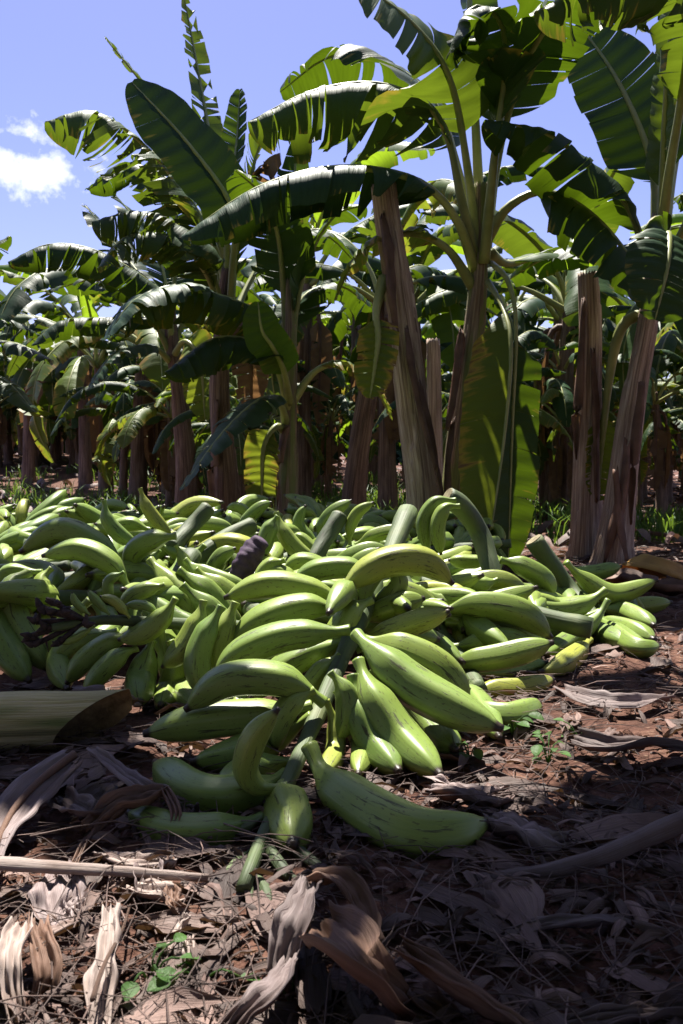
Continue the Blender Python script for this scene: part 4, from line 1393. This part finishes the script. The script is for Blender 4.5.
lf(Lp, [(226, 338, 4.95), (208, 275, 4.8), (172, 238, 4.6), (128, 236, 4.5), (98, 268, 4.4)], .5, .25, 161, tear=.95, droop=1.5, mat='leaf_torn', gap=1.1)
lf(Lp, [(228, 332, 5.0), (236, 255, 5.05), (258, 205, 5.1), (296, 196, 5.1), (318, 226, 5.1)], .5, .25, 162, tear=.95, droop=1.5, mat='leaf_torn', gap=1.1)
lf(Lp, [(228, 330, 5.0), (238, 230, 5.0), (262, 168, 5.0), (278, 200, 5.0), (282, 250, 5.0)], .34, .35, 163, tear=.95, droop=1.2, mat='leaf_dead', gap=1.1)
lf(Lp, [(226, 332, 5.0), (214, 255, 5.1), (180, 190, 5.2), (130, 165, 5.3), (88, 190, 5.4)], .5, .25, 164, tear=.95, droop=1.5, mat='leaf', gap=1.1)
peel(Lp, [P(215, 400, 4.92), P(212, 450, 4.9), P(216, 520, 4.88)], .07, 19)

# N: plant left with long arched leaf
Np = plant_root(186, 505, 6.0, 'banana plant further left, one long leaf arching out to the left')
base = P(186, 525, 6.0); base.z = -.02
V, Fc, U = trunk_geo([base, P(186, 470, 6.0), P(180, 400, 6.0), P(172, 340, 6.0), P(170, 300, 6.0)], .09, .04, 19, nr=28, n=50)
mesh_obj('trunk', V, Fc, M['trunk_dark'], Np, U)
lf(Np, [(172, 345, 6.0), (168, 305, 5.9), (155, 286, 5.8), (100, 252, 5.6), (50, 244, 5.5), (8, 262, 5.4)], .56, .18, 71, tear=.7, droop=1.6, fold=.15)
lf(Np, [(170, 350, 6.0), (150, 320, 5.9), (110, 318, 5.8), (60, 322, 5.7), (32, 345, 5.6)], .42, .18, 72, tear=.5, droop=1.2)
lf(Np, [(171, 350, 6.0), (150, 290, 6.1), (120, 250, 6.3), (85, 205, 6.4)], .42, .25, 73, tear=.5)
lf(Np, [(171, 350, 6.0), (165, 280, 6.1), (150, 240, 6.2), (120, 200, 6.3), (110, 190, 6.3)], .35, .3, 74, tear=.5)
lf(Np, [(171, 350, 6.0), (195, 300, 6.1), (230, 280, 6.2), (262, 300, 6.3)], .42, .25, 75, tear=.4)
lf(Np, [(171, 360, 6.0), (150, 345, 5.8), (115, 355, 5.6), (88, 390, 5.5)], .40, .2, 76, tear=.5)
lf(Np, [(171, 350, 6.0), (174, 290, 6.0), (176, 230, 6.0), (178, 170, 6.0)], .26, .4, 77, tear=.2, fold=.7)
lf(Np, [(173, 355, 6.0), (185, 340, 5.8), (200, 360, 5.7), (205, 420, 5.7)], .3, .3, 78, tear=.6, mat='leaf_yellow', up=Vector((0, -1, .1)), droop=.2)
lf(Np, [(171, 350, 6.0), (140, 300, 6.1), (95, 280, 6.3), (52, 290, 6.4)], .42, .25, 79, tear=.5)

# O: plant whose leaf tips reach in at the left edge
O = plant_root(-60, 500, 7.0, 'banana plant beyond the left edge whose leaf tips reach into view')
base = P(-60, 520, 7.0); base.z = -.02
V, Fc, U = trunk_geo([base, P(-60, 430, 7.0), P(-60, 340, 7.0)], .09, .04, 20, nr=24, n=40)
mesh_obj('trunk', V, Fc, M['trunk_dark'], O, U)
for i, pts in enumerate([[(-60, 380, 7), (-45, 300, 7), (-20, 260, 7), (10, 236, 7)], [(-60, 380, 7), (-40, 345, 7), (10, 342, 6.8), (52, 360, 6.6)],
                         [(-60, 380, 7), (-30, 370, 6.8), (5, 380, 6.6), (35, 412, 6.5)], [(-60, 380, 7), (-62, 300, 7.2), (-80, 230, 7.4)],
                         [(-60, 380, 7), (-90, 320, 7), (-130, 330, 7)], [(-60, 380, 7), (-45, 350, 7.4), (0, 320, 7.8), (40, 335, 8)]]):
    lf(O, pts, .42, .25, 80 + i, tear=.6, droop=1.1)

# ------------------------------------------------------------------ plants outside the frame, leaves placed to shade the foreground
SUN_AZ, SUN_EL = R(-13), R(64)
SUN = Vector((math.sin(SUN_AZ) * math.cos(SUN_EL), math.cos(SUN_AZ) * math.cos(SUN_EL), math.sin(SUN_EL)))


def shade_pt(px, py, z):
    g = G(px, py, 0)
    return g + SUN * (z / SUN.z)


S1 = empty('banana_plant', (2.35, 2.3, 0), 'unseen banana plant beyond the right edge, leaves placed to shade the foreground', 'banana plant', PL)
V, Fc, U = trunk_geo([Vector((2.35, 2.3, -.02)), Vector((2.33, 2.3, .9)), Vector((2.25, 2.3, 1.9)), Vector((2.2, 2.3, 2.3))], .09, .04, 31, nr=24, n=40)
mesh_obj('trunk', V, Fc, M['trunk'], S1, U)
crown = Vector((2.22, 2.3, 2.2))
for i, (a, b, W, tr) in enumerate([((640, 900), (300, 930), .62, .75), ((660, 1010), (330, 1020), .5, .8), ((700, 800), (590, 800), .36, .6),
                                   ((690, 690), (560, 690), .5, .4), ((700, 860), (520, 880), .5, .6), ((720, 1100), (280, 1150), .6, .4)]):
    p1 = shade_pt(a[0], a[1], 2.75)
    p2 = shade_pt(b[0], b[1], 2.55)
    mid = crown.lerp(p1, .5) + Vector((0, 0, .22))
    banana_leaf(S1, [crown, mid, p1, p1.lerp(p2, .5) + Vector((0, 0, .08)), p2], W, .3, 90 + i, 'leaf', tear=tr, droop=.9, gap=.9)

S2 = empty('banana_plant', (-2.4, 2.1, 0), 'unseen banana plant beyond the left edge, leaves placed to shade the cut stem', 'banana plant', PL)
V, Fc, U = trunk_geo([Vector((-2.4, 2.1, -.02)), Vector((-2.4, 2.1, .9)), Vector((-2.3, 2.1, 1.9)), Vector((-2.25, 2.1, 2.3))], .09, .04, 32, nr=24, n=40)
mesh_obj('trunk', V, Fc, M['trunk'], S2, U)
crown = Vector((-2.27, 2.1, 2.2))
for i, (a, b, W, tr) in enumerate([((-60, 725), (150, 735), .5, .3), ((-80, 655), (190, 662), .5, .5), ((-20, 800), (460, 852), .42, .35)]):
    p1 = shade_pt(a[0], a[1], 2.75)
    p2 = shade_pt(b[0], b[1], 2.6)
    mid = crown.lerp(p1, .5) + Vector((0, 0, .2))
    banana_leaf(S2, [crown, mid, p1, p1.lerp(p2, .5) + Vector((0, 0, .06)), p2], W, .3, 110 + i, 'leaf', tear=tr, droop=.8, gap=.9)

# ------------------------------------------------------------------ rows behind
BG = 'banana plants in the rows behind'


def proto_plant(k):
    r = random.Random(100 + k)
    t = empty('banana_plant', (0, 0, 0))
    H_ = r.uniform(1.65, 2.15)
    lean = Vector((r.uniform(-.15, .15), r.uniform(-.15, .15), 0))
    top = Vector((0, 0, H_)) + lean
    V, Fc, U = trunk_geo([Vector((0, 0, -.15)), Vector((0, 0, H_ * .5)) + lean * .3, top], .095, .045, 200 + k, nr=16, n=22)
    mesh_obj('trunk', V, Fc, M['trunk_dark'], t, U)
    n = r.choice([8, 9, 10])
    for i in range(n):
        az = i * 2.4 + r.uniform(-.3, .3)
        el = 1.3 - 1.2 * i / n
        L = r.uniform(1.3, 1.9)
        d = Vector((math.cos(az), math.sin(az), 0))
        p = [top - Vector((0, 0, .15))]
        ang = el
        q = Vector(p[0])
        for s in range(5):
            q = q + (d * math.cos(ang) + Vector((0, 0, math.sin(ang)))) * (L / 4.2)
            ang -= r.uniform(.25, .5) + .12 * i / n
            p.append(Vector(q))
        banana_leaf(t, p, r.uniform(.34, .46), .2, 300 + k * 20 + i, r.choice(['leaf', 'leaf', 'leaf', 'leaf_torn', 'leaf_torn', 'leaf_dark', 'leaf_yellow', 'leaf_bright']), tear=r.uniform(.5, .95), droop=r.uniform(1.0, 1.6), N=40, nv=3)
    for i in range(3):
        az = r.uniform(0, 6.28)
        d = Vector((math.cos(az), math.sin(az), 0))
        a = top - Vector((0, 0, .25))
        banana_leaf(t, [a, a + d * .14 + Vector((0, 0, -.05)), a + d * .18 + Vector((0, 0, -.5)), a + d * .15 + Vector((0, 0, -1.1))], .28, .25, 500 + k * 9 + i, 'leaf_dead', up=d, tear=.9, droop=.3, N=24, nv=3)
    return t


def copy_tree(o, parent=None):
    c = o.copy()
    col.objects.link(c)
    if parent is not None:
        c.parent = parent
    for ch in list(o.children):
        copy_tree(ch, c)
    return c


protos = [proto_plant(k) for k in range(6)]
rp = random.Random(77)
placed = 0
rows = [(-2.75, 9.3), (-4.4, 11.2), (-2.1, 8.2), (-3.4, 10.6), (-5.6, 12.0)]
Y = 6.3
while Y < 31:
    half = .47 * Y + 1.6
    x = -half + rp.uniform(0, 1)
    while x < half:
        rows.append((x + rp.uniform(-.3, .3), Y + rp.uniform(-.35, .35)))
        x += 1.35 if Y < 12 else (.95 if x < 0 else 1.7)
    Y += 1.5 if Y < 12 else (1.6 if Y < 19 else 2.6)
for (x, y) in rows:
    # open ground at left reaches far back; keep the traced plants free
    if placed >= 5 and x < -.20 * y + .2 and y < 12.6: continue
    if x > -.05 * y and y > 17: continue
    src = protos[placed % 6]
    if placed < 6:
        t = src
    else:
        t = copy_tree(src)
    s = rp.uniform(.85, 1.12)
    if y > 9: s *= .92 if x < -.1 * y else 1.0
    t.location = (x, y, gz(x, y) - .02)
    t.rotation_euler = (0, 0, rp.uniform(0, 6.28))
    t.scale = (s, s, s)
    px = 341 + x / y * F
    reg = 'at left' if px < 200 else ('behind the centre trunks' if px < 430 else ('behind the right trunks' if px < 600 else 'at the right edge'))
    dist = 'in the first rows' if y < 10 else ('in the middle rows' if y < 17 else 'in the farthest rows')
    tag(t, 'shaded banana plant %s %s' % (dist, reg), 'banana plant', BG)
    placed += 1
for (x, y) in [(-1.5, -1.6), (.2, -2.0), (1.9, -1.4), (-3.0, .2), (3.1, .3), (-4.2, 2.6), (4.0, 2.4), (-2.6, -3.0), (2.4, -3.2), (-4.8, -1.2), (4.8, -.9), (-.6, -3.8), (4.2, 5.0), (-.7, -.95), (.9, -1.0), (-2.1, -.4), (2.3, -.3), (1.0, -2.8), (-1.0, -2.7)]:  # unseen plants added around the camera to block sky light
    t = copy_tree(protos[rp.randrange(6)])
    s = rp.uniform(1.2, 1.4)
    t.location = (x, y, gz(x, y) - .02)
    t.rotation_euler = (0, 0, rp.uniform(0, 6.28))
    t.scale = (s, s, s)
    tag(t, 'unseen banana plant added behind and beside the camera to block sky light', 'banana plant', 'banana plants outside the picture')
for i in range(44):
    y = rp.uniform(12.2, 16)
    x = rp.uniform(-.48, -.10) * y
    t = copy_tree(protos[rp.randrange(6)])
    s = rp.uniform(.5, .75)
    t.location = (x, y, gz(x, y) - .02)
    t.rotation_euler = (0, 0, rp.uniform(0, 6.28))
    t.scale = (s, s, s)
    tag(t, 'low young banana plant in the distant rows at left, beyond the open ground', 'young plant', 'young banana plants in the distant left rows')
# suckers: young plants between the trunks
for i in range(44):
    y = rp.uniform(5.6, 11)
    x = rp.uniform(-.30, .47) * y
    t = copy_tree(protos[rp.randrange(6)])
    s = rp.uniform(.34, .6)
    t.location = (x, y, gz(x, y) - .02)
    t.rotation_euler = (0, 0, rp.uniform(0, 6.28))
    t.scale = (s, s, s)
    tag(t, 'young banana plant filling the gaps low between the nearer trunks', 'young plant', 'young banana plants between the trunks')
print('background plants', placed)

g = MB()
r = random.Random(5)
for i in range(2600):
    X = r.uniform(-24, 24)
    y = r.uniform(33, 37)
    h = r.random() ** .8 * 2.9
    b = Vector((X, y, gz(X, y) + h * .75))
    th = r.uniform(0, 6.28)
    L = r.uniform(.8, 1.5)
    d = Vector((math.cos(th), math.sin(th), 0))
    p = [b, b + d * L * .4 + Vector((0, 0, L * .3)), b + d * L * .8 + Vector((0, 0, L * .1)), b + d * L - Vector((0, 0, L * .35))]
    V, Fc, U = strip_geo(p, .36, -.4, 0, .01, i, nl=6, nw=3, lift=-1)
    g.add(V, Fc, U)
tag(g.build('distant_banana_grove', M['leaf']), 'far mass of banana foliage closing the view along the horizon', 'grove', kind='stuff')
# ------------------------------------------------------------------ sky and sun
w = bpy.data.worlds.new('World')
scn.world = w
w.use_nodes = True
nt = w.node_tree
nt.nodes.clear()
x = NT(nt)
sky = x.n('TexSky', sky_type='NISHITA', sun_disc=False, sun_elevation=SUN_EL, sun_rotation=SUN_AZ, altitude=200.0, air_density=1.0, dust_density=.6, ozone_density=2.0)
tc = x.n('TexCoord')
dirn = tc.outputs['Generated']
# small cumulus low at left, and a few more round the sky
cd_ = ray(24, 168).normalized()
dv = x.n('VectorMath', {0: dirn, 1: tuple(cd_)}, operation='SUBTRACT').outputs[0]
stretch = x.n('VectorMath', {0: dv, 1: (1.0, 1.0, 2.2)}, operation='MULTIPLY').outputs[0]
dist = x.n('VectorMath', {0: stretch}, operation='LENGTH').outputs['Value']
dv2 = x.n('VectorMath', {0: dirn, 1: tuple(ray(22, 131).normalized())}, operation='SUBTRACT').outputs[0]
st2 = x.n('VectorMath', {0: dv2, 1: (1.0, 1.0, 2.6)}, operation='MULTIPLY').outputs[0]
dist2 = x.math('ADD', x.n('VectorMath', {0: st2}, operation='LENGTH').outputs['Value'], .012)
dist = x.math('MINIMUM', dist, dist2)
nz = x.n('TexNoise', {'Vector': dirn, 'Scale': 16.0, 'Detail': 10.0, 'Roughness': .6})
m1 = x.math('SUBTRACT', x.math('ADD', x.math('MULTIPLY', nz.outputs[0], .26), -.076), dist)
cl = x.ramp(x.math('MULTIPLY', m1, 18.0), [(0, (0, 0, 0)), (.6, (1, 1, 1))])
tint = x.mix(1.0, sky.outputs[0], (1.07, .89, 1.18), 'MULTIPLY')
c = x.mix(cl, tint, (8.5, 8.8, 9.6))
bg = x.n('Background', {'Color': c, 'Strength': .05})
o_ = nt.nodes.new('ShaderNodeOutputWorld')
x.link(bg.outputs[0], o_.inputs[0])

sl = bpy.data.lights.new('sun', 'SUN')
sl.energy = 5.0
sl.angle = R(.5)
sl.color = (1, .95, .86)
so = bpy.data.objects.new('sun', sl)
col.objects.link(so)
so.rotation_euler = (-SUN).to_track_quat('-Z', 'Y').to_euler()

scn.view_settings.view_transform = 'Standard'
scn.view_settings.look = 'None'
scn.view_settings.exposure = 1.65
scn.view_settings.gamma = 1
scn.cycles.max_bounces = 6
scn.cycles.diffuse_bounces = 1
scn.cycles.transmission_bounces = 4
scn.cycles.transparent_max_bounces = 4
scn.cycles.use_denoising = True
